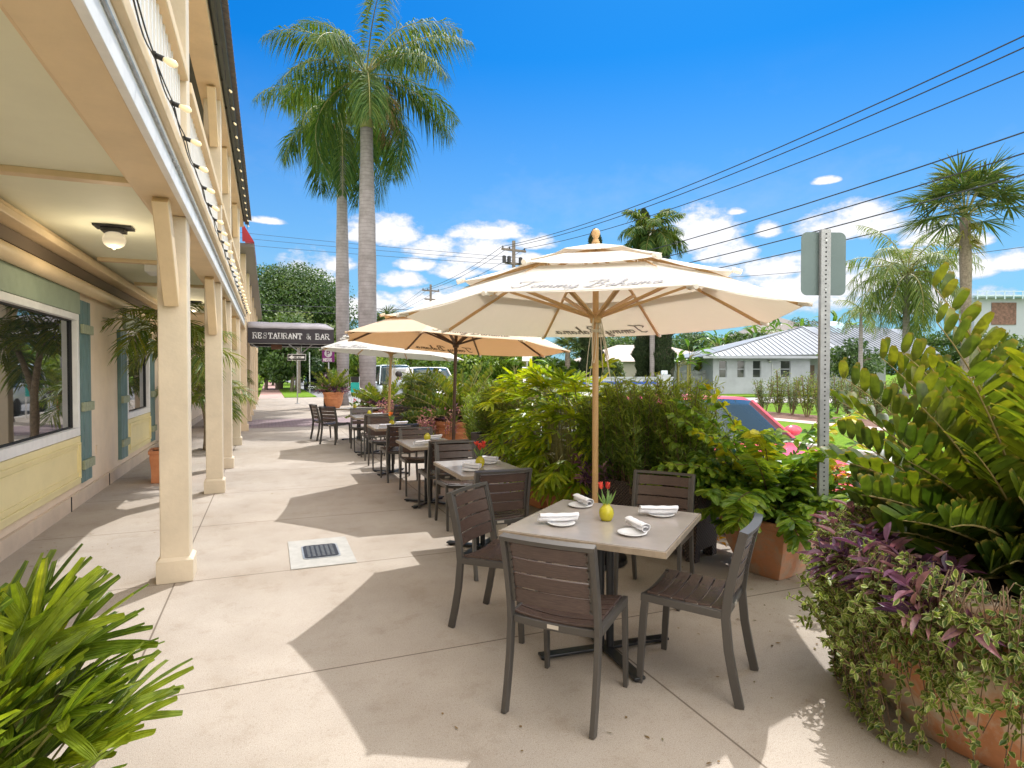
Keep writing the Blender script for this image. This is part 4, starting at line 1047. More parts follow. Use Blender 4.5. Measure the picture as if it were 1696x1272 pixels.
def ring_bump(m, sc=9):
    nt = m.node_tree; N = nt.nodes.new; L = nt.links.new; P = nt.nodes['Principled BSDF']; cur = P.inputs['Base Color'].links[0].from_socket
    tc = N('ShaderNodeTexCoord'); w = N('ShaderNodeTexWave'); w.wave_type = 'BANDS'; w.bands_direction = 'Z'; w.inputs['Scale'].default_value = sc/6.28*2; w.inputs['Distortion'].default_value = 2.2; w.inputs['Detail'].default_value = 3
    L(tc.outputs['Object'], w.inputs['Vector']); r = N('ShaderNodeMapRange'); r.inputs['From Min'].default_value = .02; r.inputs['From Max'].default_value = .2; r.inputs['To Min'].default_value = .8; L(w.outputs['Fac'], r.inputs['Value'])
    x = N('ShaderNodeMixRGB'); x.blend_type = 'MULTIPLY'; x.inputs[0].default_value = 1; L(cur, x.inputs[1]); L(r.outputs[0], x.inputs[2]); L(x.outputs[0], P.inputs['Base Color'])
ring_bump(M['palmbark'], 7)
M['shaft'] = mat('green crownshaft', (.13,.19,.04), .4, col2=(.22,.2,.06), vs=3)
M['rachis'] = mat('leaf stalk', (.22,.2,.06), .5, var=.3, vs=10)
M['twig'] = mat('brown twig', (.16,.10,.06), .8, var=.3, vs=20)

def arc(base, az, el, L_, bend, n=10):
    """rachis leaving at elevation el and bending down; returns points and tangents"""
    h = np.array([math.cos(az), math.sin(az), 0]); p = np.array(base, dtype=float); P = [p.copy()]; T_ = []
    for i in range(n):
        e = el - bend*((i+.5)/n)**1.2; d = h*math.cos(e) + np.array([0,0,math.sin(e)]); T_.append(d); p = p + d*L_/n; P.append(p.copy())
    T_.append(T_[-1]); return np.array(P), np.array(T_)
def along(P, T_, s):
    x = s*(len(P)-1); i = np.minimum(x.astype(int), len(P)-2); f = (x-i)[:, None]
    return P[i]*(1-f)+P[i+1]*f, unit(T_[i]*(1-f)+T_[np.minimum(i+1, len(T_)-1)]*f)
def frond(lf, st, base, az, el, L_, bend, npair, ll, lw, rng, prof=LANCE, s0=.12, spread=.5, updown=.25, droop=.3, thick=.012, fold=.2, shape=1.0, rnd0=0., rndw=1., vee=.3, cup=0.):
    P, T_ = arc(base, az, el, L_, bend)
    st.tube(P, [thick*(1-.8*i/10) for i in range(11)], 5)
    s = np.linspace(s0, .995, npair); c, t = along(P, T_, s)
    side = unit(np.cross(t, [0,0,1])); up = np.cross(side, t)
    k = np.sin(np.clip((s-s0)/(1-s0)*.88+.12, 0, 1)*PI)**.5 if shape == 1.0 else (1-.45*s)
    for sg in (-1, 1):
        j = rng.normal(size=(npair,3))*.08
        d = unit(side*sg*(.42 if vee > 1 else 1) + t*(spread + .5*s[:, None]) + up*(vee + updown*rng.uniform(-1,1,(npair,1))) + j)
        leaves(lf, c, d, unit(up*(.15 if vee > 1 else 1) + side*sg*cup + rng.normal(size=(npair,3))*.15), ll*k*(.78+.38*rng.random(npair)), lw*(.78+.44*rng.random(npair))*np.maximum(k,.5), prof, droop*(.6+.8*rng.random(npair)), fold, rng, np.clip(rnd0+rndw*rng.random(npair), 0, 1))
def feather_palm(name, lab, x, y, H_, tr, crownL, nf, lf_mat, seed, group=None, shaft=1.6, el=(80,-35), bend=(1.0,1.9), npair=70, ll=.62, lw=.045, bulge=.25, dry=0, droop=.55, z0=0, lean=(0,0), updown=.8, bark=None):
    rng = np.random.default_rng(seed); t = thing(name, lab, 'palm tree', (x, y, z0), 0, group)
    pr = []
    for i in range(25):
        s = i/24; r = tr*(1.18-.5*min(1,s*14) if s < .07 else 1) * (.78 + bulge*math.sin(min(1,s*1.05)*PI)**1.2 + .02*math.sin(s*40))*(1-.18*s); pr.append((r, s*(H_-shaft)))
    mb = MB(); pts = [(lean[0]*(z/H_)**1.5, lean[1]*(z/H_)**1.5, z) for r, z in pr]; mb.tube(pts, [r for r, z in pr], 28); mb.build('trunk', bark or M['palmbark'], t, smooth=True)
    lx, ly = lean; top = (lx, ly, H_)
    if shaft > .3:
        mb = MB(); r = tr*.62; mb.tube([(lx,ly,H_-shaft-.05),(lx,ly,H_-shaft+.1),(lx,ly,H_-shaft*.6),(lx,ly,H_-.1),(lx,ly,H_+.3)], [r*1.0,r*1.12,r*1.0,r*.62,r*.3], 16); mb.build('crownshaft', M['shaft'], t, smooth=True)
    lf = MB(); st = MB(); dr = MB()
    for i in range(nf):
        u = (i+.5)/nf; e = R(el[0] + (el[1]-el[0])*u**.9 + rng.uniform(-7,7)); az = i*2.39996+rng.uniform(-.2,.2)
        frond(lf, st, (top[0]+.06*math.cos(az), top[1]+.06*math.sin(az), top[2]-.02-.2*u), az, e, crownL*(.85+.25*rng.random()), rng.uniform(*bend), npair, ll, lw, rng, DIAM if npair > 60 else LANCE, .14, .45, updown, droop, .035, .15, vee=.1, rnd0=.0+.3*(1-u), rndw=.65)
    for i in range(dry):
        az = rng.random()*6.28; frond(dr, st, (top[0], top[1], top[2]-.25), az, R(-20), crownL*.6, 1.5, 30, ll*.7, lw, rng, DIAM, .1, .4, .8, .8, .03)
    st.build('frond_stalks', M['rachis'], t); lf.build('fronds', LM[lf_mat], t)
    if dry: dr.build('dry_fronds', LM['palmdry'], t)
    return t
def fan(lf, st, base, az, el, stem, fanr, rng, nseg=26, w=.05, spread=150, prof=LANCE, droop=.35, bend=.5, rnd0=0, rndw=1, thick=.012, fold=.25):
    P, T_ = arc(base, az, el, stem, bend, 6); st.tube(P, thick, 5)
    c = P[-1]; t = T_[-1]; side = unit(np.cross(t, [0,0,1])); up = np.cross(side, t)
    a = np.linspace(-R(spread), R(spread), nseg) + rng.normal(size=nseg)*.03
    d = t[None]*np.cos(a)[:, None] + side[None]*np.sin(a)[:, None] + up[None]*(.15*rng.normal(size=(nseg,1))-.12)
    leaves(lf, np.repeat(c[None], nseg, 0), d, up + rng.normal(size=(nseg,3))*.12, fanr*(.72+.28*np.cos(a*.6))*(.9+.2*rng.random(nseg)), w, prof, droop*(.5+rng.random(nseg)), fold, rng, np.clip(rnd0+rndw*rng.random(nseg),0,1))

# ------------------------------------------------------------ royal palms by the kerb
p = G(609, 23.8)
feather_palm('royal_palm', 'nearer royal palm with the thicker grey trunk rising beyond the third umbrella', p.x, p.y, 13.2, .37, 4.6, 19, 'palm', 3, 'royal palms along the kerb', shaft=2.2, dry=3, npair=120, ll=.95, lw=.06, el=(84,-34), bend=(1.2,2.0), droop=.9)
p = G(568, 29.5)
feather_palm('royal_palm', 'farther royal palm with the slimmer trunk, its crown lower and left of the other', p.x, p.y, 13.8, .33, 4.2, 17, 'palm', 8, 'royal palms along the kerb', shaft=1.9, dry=3, npair=110, ll=.95, lw=.065, el=(75,-42), bend=(1.2,1.9), droop=.9)

# ------------------------------------------------------------ potted palms at the wall
def wall_palm(x, y, H_, seed, lab, stems=((0,0,.06),(.08,.05,-.1)), z0=.44):
    rng = np.random.default_rng(seed); t = thing('potted_palm', lab, 'palm', (x, y, z0), 0, 'palms against the restaurant wall')
    lf = MB(); st = MB()
    for k, (sx, sy, b) in enumerate(stems):
        h = H_*(1-.18*k); pts = [(sx+b*math.sin(i/8*PI)*1.2-.12*i/8*(1 if k == 0 else -1), sy+.1*b*i/8, h*i/8) for i in range(9)]
        mb = MB(); mb.tube(pts, [.055-.02*i/8 for i in range(9)], 12); mb.build('stem', mat('ringed palm stem', (.30,.23,.16), .8, var=.35, vs=25), t, smooth=True)
        for i in range(9):
            az = i*2.4+k; u = i/9
            frond(lf, st, pts[-1], az, R(72-75*u), .85, 1.3+rng.random()*.5, 26, .36, .032, rng, LANCE, .18, .6, .5, .5, .008, rnd0=.1)
    st.build('frond_stalks', M['rachis'], t); lf.build('fronds', LM['queen'], t)
wall_palm(-1.36, 10.22, 1.75, 1, 'potted palm with a bent stem against the restaurant wall beyond the first window')
wall_palm(-1.2, 13.9, 1.25, 6, 'drooping yellow-green palm showing between the first two posts', z0=.0)
wall_palm(-1.35, 19.6, 1.2, 9, 'farther potted palm standing by the tan columns', z0=.46)

# ------------------------------------------------------------ lady palms (fan of broad ribbed fingers)
def lady_palm(name, lab, x, y, z, n, rad, h, fr, w, lm, seed, group=None, per=9, spread=75, elr=(75,5), dr=.22):
    rng = np.random.default_rng(seed); t = thing(name, lab, 'plant', (x, y, z), 0, group); lf = MB(); st = MB()
    for i in range(n):
        a = rng.random()*6.283; r = rad*.55*math.sqrt(rng.random()); hh = h*(.25+.75*rng.random()); b = np.array([r*math.cos(a), r*math.sin(a), hh])
        out = a + rng.normal()*.9; u = (b[2]/h)
        el = R(elr[1] + (elr[0]-elr[1])*max(0,min(1,u*.85+rng.normal()*.22)))
        st.tube([(b[0]*.5, b[1]*.5, -.02), tuple(b*np.array([.9,.9,.6])), tuple(b)], .006, 5)
        q = per + int(rng.integers(-2,3))
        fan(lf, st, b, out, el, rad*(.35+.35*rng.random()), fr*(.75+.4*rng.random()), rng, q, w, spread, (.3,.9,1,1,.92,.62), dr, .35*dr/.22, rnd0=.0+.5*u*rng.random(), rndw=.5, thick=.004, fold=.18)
    st.build('canes', M['rachis'], t); lf.build('leaves', LM[lm], t); return t
lady_palm('lady_palm', 'bright lady palm with broad ribbed blades in the left foreground', -.91, 2.12, -.03, 125, .48, .66, .27, .034, 'lady', 21, None, 7, 46, (87,28), .10)
GL_ = 'lime lady palms beside the big umbrella pole'
lady_palm('lady_palm', 'lime lady palm immediately left of the big umbrella pole', 3.0, 5.70, .30, 170, .58, .98, .22, .036, 'lime', 22, GL_, 8, 80, (80,-40))
lady_palm('lady_palm', 'lime lady palm second to the left of the big umbrella pole', 3.08, 6.70, .30, 170, .60, 1.0, .23, .036, 'lime', 23, GL_, 8, 80, (80,-40))
lady_palm('lady_palm', 'shaggy green lady palm left of the big clay bowl of cardboard palm', 3.42, 14.3, .4, 60, .7, .7, .4, .03, 'lady', 24, None, 9, 85, (70,-30))

# ------------------------------------------------------------ cardboard palms
def zamia(lab, x, y, z, nf, L_, pair, ll, lw, seed, elr=(78,12), tall=.0, low=0, rachis=.011, azs=None, fold=.12):
    rng = np.random.default_rng(seed); t = thing('cardboard_palm', lab, 'plant', (x, y, z), 0); lf = MB(); st = MB()
    for i in range(nf):
        u = i/nf; az = azs[i] if azs is not None and i < len(azs) else i*2.39996 + rng.normal()*.15
        el = R(elr[0]+(elr[1]-elr[0])*u**.9 + rng.normal()*4)
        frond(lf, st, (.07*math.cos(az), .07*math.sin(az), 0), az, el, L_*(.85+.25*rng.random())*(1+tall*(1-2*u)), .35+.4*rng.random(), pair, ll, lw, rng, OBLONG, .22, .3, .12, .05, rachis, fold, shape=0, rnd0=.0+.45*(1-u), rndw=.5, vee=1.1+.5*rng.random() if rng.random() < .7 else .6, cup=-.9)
    for i in range(low):
        az = rng.random()*6.283; frond(lf, st, (.10*math.cos(az), .10*math.sin(az), 0), az, R(rng.uniform(4,42)), rng.uniform(.42,.68), .2+.4*rng.random(), 9, ll*.85, lw*1.05, rng, OBLONG, .2, .3, .2, .05, rachis, fold, shape=0, rnd0=.0, rndw=.7, vee=rng.uniform(.3,1.4), cup=-.9)
    st.build('stalks', mat('tan leaf stalk', (.30,.24,.09), .6, var=.2), t); lf.build('fronds', LM['zamia'], t, smooth=True); return t
zamia('large cardboard palm with stiff paddle leaflets filling the right edge', BIG[0]+.24, BIG[1]+.02, .62, 84, 1.06, 16, .225, .082, 31, (90,28), tall=.30, fold=.14, low=56)
zamia('cardboard palm in the round clay bowl behind the dark umbrella pole', 3.66, 11.95, .55, 46, 1.2, 14, .24, .08, 32, (84,5))
zamia('dense cardboard palm in front of the thick palm trunk', 3.1, 17.9, .45, 44, .95, 12, .24, .09, 33, (80,0))
zamia('cardboard palm growing beside the farther palm trunk', 2.62, 27.4, .7, 24, 1.15, 11, .22, .09, 34, (85,20))

# ------------------------------------------------------------ purple heart skirts, vines
def trailing(name, lab, cat, x, y, z, r, n, seed, lm, ll, lw, arc0=0, arc1=360, up=.18, out=.16, per=9, prof=LANCE, stemm='twig', droop=.2):
    rng = np.random.default_rng(seed); t = thing(name, lab, cat, (x, y, z)); lf = MB(); st = MB()
    for i in range(n):
        a = R(arc0+(arc1-arc0)*rng.random()); rr = r*(.62+.36*rng.random()); b = np.array([rr*math.cos(a), rr*math.sin(a), 0.]); o = np.array([math.cos(a), math.sin(a), 0]); h = up*(.4+.9*rng.random())
        tip = b + o*out*rng.uniform(-.2,1.2) + rdir(rng,1)[0]*.06 + np.array([0,0,h]); mid = (b+tip)/2 + np.array([0,0,.04])
        st.tube([tuple(b), tuple(mid), tuple(tip)], .004, 5); s = np.linspace(.25,1,per)[:, None]
        P = (b*(1-s)**2 + 2*mid*s*(1-s) + tip*s**2); ph = np.arange(per)*2.2 + rng.random()*6; ax = unit(tip-b)
        sd = unit(np.cross(ax, [0,0,1.0])); u2 = np.cross(sd, ax); rad_ = np.cos(ph)[:, None]*sd + np.sin(ph)[:, None]*u2
        leaves(lf, P, rad_*.85+ax*.75, -rad_*.7+ax, ll*(.6+.6*rng.random(per)), lw*(.8+.4*rng.random(per)), prof, droop, .45, rng)
    st.build('stems', M[stemm], t); lf.build('leaves', LM[lm], t); return t
trailing('purple_heart', 'purple heart plant spilling over the left rim of the huge planter', 'plant', BIG[0], BIG[1], .57, .74, 150, 41, 'purple', .135, .032, 98, 196, .17, .12, 8)
trailing('purple_heart', 'purple leaves around the rim of the round bowl behind the dark pole', 'plant', 3.66, 11.95, .56, .56, 90, 42, 'purple', .15, .035, 0, 360, .25, .2, 7)
trailing('purple_heart', 'purple plant low in the woven planter beside the umbrella pole', 'plant', 3.02, 5.15, .50, .25, 34, 43, 'purple', .12, .024, 0, 360, .2, .1, 8)
trailing('purple_heart', 'purple skirt around the dense cardboard palm by the thick trunk', 'plant', 3.1, 17.9, .45, .55, 70, 44, 'purple', .18, .05, 0, 360, .25, .25, 6)
trailing('purple_heart', 'purple plant in the tall pot left of the farther palm trunk', 'plant', 2.62, 27.4, .7, .45, 40, 46, 'purple', .22, .06, 0, 360, .25, .25, 5)
trailing('flowering_plant', 'pink and cream flowering plant at the left of the round clay bowl', 'plant', 3.12, 11.6, .35, .34, 60, 45, 'pinkish', .09, .03, 0, 360, .4, .15, 7)
trailing('flowering_plant', 'plant with pink flowers in the small clay pot', 'plant', 3.05, 16.2, .4, .25, 40, 47, 'pinkish', .1, .04, 0, 360, .4, .15, 6)
def vine(lab, x, y, zr, r, n, seed, a0, a1):
    rng = np.random.default_rng(seed); t = thing('trailing_vine', lab, 'plant', (x, y, 0)); lf = MB(); st = MB()
    for i in range(n):
        a = R(a0+(a1-a0)*rng.random()**2.1); L_ = abs(rng.normal())*(.30 if a < R(185) else .21)+.07; short = rng.random() < .4
        if short: L_ *= .35
        da = rng.normal()*.22; k = 12; pts = []
        lift = .05+.10*rng.random(); sw = rng.random()*6
        for j in range(k+1):
            u = j/k; aa = a+da*u; drop = max(0,u-.22)/.78
            z = zr + lift*math.sin(min(1,u/.3)*PI) - L_*1.6*drop**1.1
            rb = r*(.86+.20*min(1,u/.25)) + .05*rng.random()*0 + .035*math.sin(u*5+sw) - .16*max(0,(zr-z))*.9
            z = max(z, .03); pts.append((rb*math.cos(aa), rb*math.sin(aa), z))
        P = np.array(pts); st.tube(pts, .0022, 4)
        m_ = int(6+L_*60); s = rng.random(m_)*.96+.04; xx = s*k; ii = np.minimum(xx.astype(int), k-1); f = (xx-ii)[:, None]; c = P[ii]*(1-f)+P[ii+1]*f
        o = unit(c*np.array([1,1,0])); d = unit(o*rng.uniform(.1,1,(m_,1)) + rng.normal(size=(m_,3))*.7); nn = unit(o+np.array([0,0,.7])+rng.normal(size=(m_,3))*.45)
        leaves(lf, c, d, nn, .022+.018*rng.random(m_), .014+.009*rng.random(m_), (.1,.9,1,.7,.05), .1, .2, rng)
    st.build('stems', M['twig'], t); lf.build('leaves', LM['vine'], t); return t
vine('variegated vine spilling down the side of the huge planter', *BIG, .70, .74, 680, 51, 95, 300)
rng = np.random.default_rng(52)
t = thing('variegated_cover', 'cream and green small-leaved ground cover mounding over the planter\'s left rim', 'plant', (BIG[0], BIG[1], 0)); lf = MB(); st = MB()
for i in range(260):
    a = R(120+110*rng.random()); rr = .74+.2*rng.random()**2; z = .64-.35*rng.random()**1.6; h = .06+.1*rng.random()
    b = np.array([rr*.92*math.cos(a), rr*.92*math.sin(a), z]); tip = b+np.array([math.cos(a)*.08, math.sin(a)*.08, h*.7])+rdir(rng,1)[0]*.04; st.tube([tuple(b), tuple(tip)], .002, 4)
    m_ = 12; s = rng.random((m_,1)); leaves(lf, b*(1-s)+tip*s, rdir(rng,m_)+np.array([0,0,.3]), np.array([0,0,1])+rdir(rng,m_)*.8, .028+.016*rng.random(m_), .017, (.1,.9,1,.7,.05), .1, .2, rng, .45+.55*rng.random(m_))
st.build('stems', M['twig'], t); lf.build('leaves', LM['vine'], t)

# ------------------------------------------------------------ podocarpus shrubs (whorls of narrow leaves)
def podo(lab, x, y, z, w, d, h, seed, n=150, ll=.085, lm='podo', rz=0, group=None, lw=.010):
    rng = np.random.default_rng(seed); t = thing('podocarpus_shrub', lab, 'shrub', (x, y, z), rz, group); lf = MB(); st = MB()
    for i in range(n):
        b = np.array([rng.uniform(-w,w)*.35, rng.uniform(-d,d)*.35, 0]); hh = h*(.18+.82*rng.random()**.8)
        tip = np.array([b[0]*1.4+rng.normal()*w*.22, b[1]*1.4+rng.normal()*d*.22, hh]); tip[0] = np.clip(tip[0],-w/2,w/2); tip[1] = np.clip(tip[1],-d/2,d/2)
        mid = (b+tip)/2*np.array([.8,.8,1]); st.tube([tuple(b), tuple(mid), tuple(tip)], [.007,.005,.003], 5)
        k = 110; s = .22+.78*rng.random(k)**.8; s = s[:, None]; P = b*(1-s)**2+2*mid*s*(1-s)+tip*s**2 + rng.normal(size=(k,3))*.028
        o = rdir(rng,k); o[:, 2] = np.abs(o[:, 2])*.6+.1
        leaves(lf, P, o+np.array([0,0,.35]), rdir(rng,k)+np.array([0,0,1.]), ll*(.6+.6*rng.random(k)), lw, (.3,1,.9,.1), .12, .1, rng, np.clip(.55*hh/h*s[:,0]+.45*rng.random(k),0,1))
    st.build('stems', M['twig'], t); lf.build('leaves', LM[lm], t); return t
ra = math.atan2(-1.0,.45)
podo('fine-leaved dark shrub at the umbrella end of the long woven planter', 3.08, 5.10, .5, .55, .5, 1.0, 61, 95)
podo('fine-leaved shrub in the middle of the long woven planter', 3.22, 4.74, .5, .6, .5, 1.06, 62, 105)
podo('fine-leaved shrub above the chair at the right end of the woven planter', 3.40, 4.38, .5, .6, .5, 1.02, 63, 105)
podo('dark fine-leaved shrub behind the lime lady palms', 3.42, 9.0, .5, .6, 1.3, .95, 64, 190, .09)
podo('low shrub with pale twigs next to the dark umbrella pole', 3.55, 10.4, .1, .5, .6, 1.1, 66, 110, .09)
podo('rounded pale green shrub between the umbrella pole and the parked van', 3.5, 15.0, .45, .6, 1.1, 1.1, 65, 170, .11, 'silver', 0, None, .02)

# ------------------------------------------------------------ fishtail shrub, crotons
def fishtail(lab, x, y, z, r, h, seed):
    rng = np.random.default_rng(seed); t = thing('fishtail_shrub', lab, 'shrub', (x, y, z+.06)); lf = MB(); st = MB(); yl = MB()
    for i in range(96):
        inner = i >= 44; a = rng.random()*6.283; el = R(rng.uniform(12,80) if inner else rng.uniform(26,86)); L_ = (.35+.65*rng.random())*(r*math.cos(el)+h*math.sin(el))*(.62 if inner else 1); P, T_ = arc((.05*math.cos(a), .05*math.sin(a), 0), a, el, L_, .5+.6*rng.random(), 8)
        st.tube(P, [.007*(1-.7*j/8) for j in range(9)], 5); k = 9; s = np.linspace(.35,1,k); c, tt = along(P, T_, s); side = unit(np.cross(tt,[0,0,1])); up = np.cross(side, tt)
        for sg in (-1, 1):
            m_ = lf if inner or not (el > R(56) and rng.random() < .30) else yl
            # compound leaf: each leaflet a jagged wedge of three lobes
            for q, (da, sc) in enumerate(((-.42,.75),(0,1),(.42,.7))):
                dd = unit(side*sg*math.cos(da) + tt*(.55+math.sin(da)) + up*rng.uniform(-.35,.4,(k,1)) + rng.normal(size=(k,3))*.15)
                leaves(m_, c, dd, up+rng.normal(size=(k,3))*.4, .135*sc*(.75+.5*rng.random(k)), .05, (.12,.5,.9,1.0,.5), .25, .15, rng)
    st.build('stems', M['twig'], t); lf.build('leaves', LM['fish'], t); yl.build('sunlit_leaves', LM['fishy'], t)
fishtail('bushy shrub with jagged fishtail leaves in the square clay pot', 3.73, 3.74, .42, .72, 1.0, 71)
def croton(lab, x, y, z, r, h, n, seed, ll=.15):
    rng = np.random.default_rng(seed); t = thing('croton', lab, 'plant', (x, y, z)); lf = MB(); st = MB()
    for i in range(n):
        a = rng.random()*6.283; rr = r*.6*math.sqrt(rng.random()); tip = np.array([rr*math.cos(a), rr*math.sin(a), h*(.35+.65*rng.random())]); st.tube([(0,0,0), tuple(tip*np.array([.5,.5,.5])), tuple(tip)], .006, 5)
        k = 16; ph = np.arange(k)*2.4; o = np.stack([np.cos(ph), np.sin(ph), np.full(k,.45)],1); c = tip - np.array([0,0,1])*(np.arange(k)*.014)[:, None]
        base = rng.random()*.5
        leaves(lf, c, o+rng.normal(size=(k,3))*.15, np.array([0,0,1.])-o*.2, ll*(.7+.5*rng.random(k)), .045, (.2,.8,1,.9,.5,.03), .35, .3, rng, np.clip(base+.5*rng.random(k),0,1))
    st.build('stems', M['twig'], t); lf.build('leaves', LM['croton'], t)
croton('yellow and red croton to the right of the punched sign post', 4.30, 3.74, -.1, .45, .98, 40, 72)
croton('red tipped croton between the woven planter and the fishtail shrub', 3.72, 4.50, .0, .24, .74, 11, 73, .12)
trailing('purple_heart', 'single spread of purple leaves at the front right of the huge planter', 'plant', BIG[0]-.32, BIG[1]-.50, .66, .12, 7, 48, 'purple', .17, .042, 0, 360, .10, .06, 6)
# ------------------------------------------------------------ awning across the walk
p0 = (-.53, 18.9)
t = thing('entrance_awning', 'dark awning lettered RESTAURANT & BAR across the walkway', 'awning', (-.53, 18.9, 0))
W_, D_, zb, zm, zt = 2.36, 2.4, 2.44, 2.86, 3.10
mc = mat('charcoal canvas', (.035,.03,.036), .85, bump=.3, bs=15); mg = mat('faded grey canvas', (.34,.32,.35), .85, var=.12, vs=2, bump=.5, bs=6)
mb = MB(); mb.box(0,W_,0,.02,zb,zm); mb.box(0,W_,D_-.02,D_,zb,zm); mb.box(W_-.02,W_,.021,D_-.021,zb,zm); mb.build('valance', mc, t)
mb = MB(); n = 14; vs = []; fs = []
for i in range(n+1):
    a = PI*i/n; y = D_/2 - D_/2*math.cos(a); z = zm + (zt-zm)*math.sin(a)**.7
    for j in range(13):
        x = W_*j/12; e = 1 if j < 11 else (.93 if j == 11 else .35)
        vs.append((x, y, zm+(z-zm)*e + .008*math.sin(j*2.1+i)))
for i in range(n):
    for j in range(12): fs.append((i*13+j, i*13+j+1, (i+1)*13+j+1, (i+1)*13+j))
mb.add(vs, fs); mb.build('cover', mg, t, smooth=True, solid=.01)
mb = MB(); s_ = 'RESTAURANT & BAR'; w = letter(MB(), s_, lambda a,b: (0,0,0), .155, .02, .92)
letter(mb, s_, lambda a,b: (W_/2-w/2+a+.02, -.006, zb+.13+b), .155, .023, .92); mb.build('lettering', mat('off white lettering', (.75,.74,.75), .7), t)
mb = MB()
for x in (.05, W_-.05, W_/2):
    for y in (.05, D_-.05): mb.tube([(x,y,zb+.02),(x,y,zm)], .02, 8)
for a, b in (((.05,.06,zb),(.25,.6,zb-.12)), ((W_*.75,.06,zb),(W_*.62,.5,zb-.28)), ((W_*.45,.06,zb),(W_*.62,.5,zb-.28)), ((W_*.62,.5,zb-.28),(W_*.62,.5,zb-.05))): mb.tube([a,b], .016, 8)
mb.tube([(.03,.06,zb-.01),(W_-.03,.06,zb-.01)], .018, 8); mb.tube([(.03,D_-.06,zb-.01),(W_-.03,D_-.06,zb-.01)], .018, 8); mb.build('frame', M['steel'], t)
mb = MB(); mb.box(.62,.92,.5,.7,zb-.16,zb-.02); mb.build('heater_box', mat('rusty brown box', (.16,.07,.04), .7), t)

# ------------------------------------------------------------ street signs beyond
def flat_sign(name, lab, px, d, w, zb, h, m, post=True, zpost=None, turn=0, base=0):
    p = G(px, d); t = thing(name, lab, 'sign', (p.x, p.y, base), -R(YAW)+turn)
    if post:
        mb = MB(); mb.tube([(0,.03,0),(0,.03,zpost or zb+h)], .03, 10); mb.lathe([(.12,0),(.12,.02),(.03,.03)], 14, (0,.03,0)); mb.build('post', M['steel'], t)
    mb = MB(); mb.box(-w/2,w/2,-.01,0,zb,zb+h); mb.build('sign_panel', m, t, bevel=.004); return t
ms = mat('black sign face', (.02,.02,.02), .5); mw = mat('white sign face', (.78,.78,.78), .5); mp = mat('purple sign face', (.16,.015,.14), .5)
t = flat_sign('one_way_sign', 'ONE WAY arrow sign on a thin pole beyond the awning', 492, 31, .92, 2.2, .32, mw, True, 2.6)
mb = MB(); mb.box(-.44,.44,-.014,-.011,2.22,2.50); mb.build('black_field', ms, t)
mb = MB(); z = 2.36; mb.add([(-.42,-.018,z),(-.22,-.018,z+.12),(-.22,-.018,z+.055),(.38,-.018,z+.055),(.38,-.018,z-.055),(-.22,-.018,z-.055),(-.22,-.018,z-.12)], [tuple(range(7))]); mb.build('arrow', mw, t)
mb = MB(); letter(mb, 'ONE WAY', lambda a,b: (-.15+a,-.022,z-.035+b), .07, .014, .85); mb.build('lettering', ms, t)
t = flat_sign('parking_sign', 'purple P HERE parking sign left of the farther palm trunk', 544, 27, .55, 2.05, .56, mp, True, 2.5)
mb = MB(); mb.lathe([(.0001,0),(.17,0)], 24); o = mb.build('white_disc', mw, t); o.rotation_euler = (R(90),0,0); o.location = (0,-.013,2.43)
mb = MB(); letter(mb, 'P', lambda a,b: (-.05+a,-.017,2.34+b), .19, .035); mb.build('letter', mp, t)
mb = MB(); letter(mb, 'HERE', lambda a,b: (-.22+a,-.013,2.09+b), .12, .022, .9); mb.build('lettering', mw, t)
t = flat_sign('valet_post', 'dark narrow totem with a small purple P left of the tall clay pot', 539.5, 26.5, .16, .1, 1.5, ms, False)
mb = MB(); mb.box(-.1,.1,.0,.14,0,1.6); mb.build('column', mat('dark brown post', (.05,.035,.03), .6), t)
mb = MB(); mb.lathe([(.0001,0),(.07,0)], 20); o = mb.build('disc', mp, t); o.rotation_euler = (R(90),0,0); o.location = (0,-.012,1.45)
mb = MB(); letter(mb, 'P', lambda a,b: (-.022+a,-.016,1.41+b), .08, .016); mb.build('letter', mw, t)
t = flat_sign('sandwich_board', 'turquoise board sign with a dark top between the two palm trunks', 588, 25.5, .36, .75, .42, mat('turquoise board', (.02,.42,.38), .5), False)
mb = MB(); mb.box(-.17,.17,-.012,-.002,1.19,1.42); mb.build('dark_header', ms, t); mb = MB()
for s in (-1,1): mb.sweep([(s*.16,.0,0),(s*.16,.02,1.42)], .02, .015)
mb.build('leg', mw, t)
mb = MB(); letter(mb, 'OPEN' if False else 'BAR', lambda a,b: (-.08+a,-.016,1.27+b), .07, .012)
t = flat_sign('parking_notice', 'white notice with a red disc on a pole across the street', 873, 31, .5, .95, 1.05, mw, True, 2.7, base=-.13)
mb = MB(); mb.box(-.25,.25,-.012,-.002,2.3,2.75); mb.build('upper_panel', mw, t)
mb = MB(); mb.lathe([(.0001,0),(.2,0)], 24); o = mb.build('red_disc', mat('red disc', (.55,.02,.04), .5), t); o.rotation_euler = (R(90),0,0); o.location = (0,-.015,1.72)
mb = MB()
for k in range(3): mb.box(-.17,.17,-.015,-.011,1.08+.09*k,1.11+.09*k)
mb.build('text_lines', mat('grey print lines', (.35,.35,.4), .6), t)
p = G(967, 22)
t = thing('mailbox_sign', 'small white sign on a post in front of the clipped hedge', 'sign', (p.x, p.y, -.13), -R(YAW)+.1)
mb = MB(); mb.box(.28,.36,0,.08,0,1.25); mb.box(-.1,.28,.02,.06,.72,.78); mb.build('post', M['kerb'], t)
mb = MB(); mb.box(-.5,.26,-.01,.02,.84,1.18); mb.build('sign_panel', mw, t)
mb = MB(); letter(mb, 'PRIVE', lambda a,b: (-.38+a,-.014,.95+b), .12, .022, .9); mb.build('lettering', ms, t)

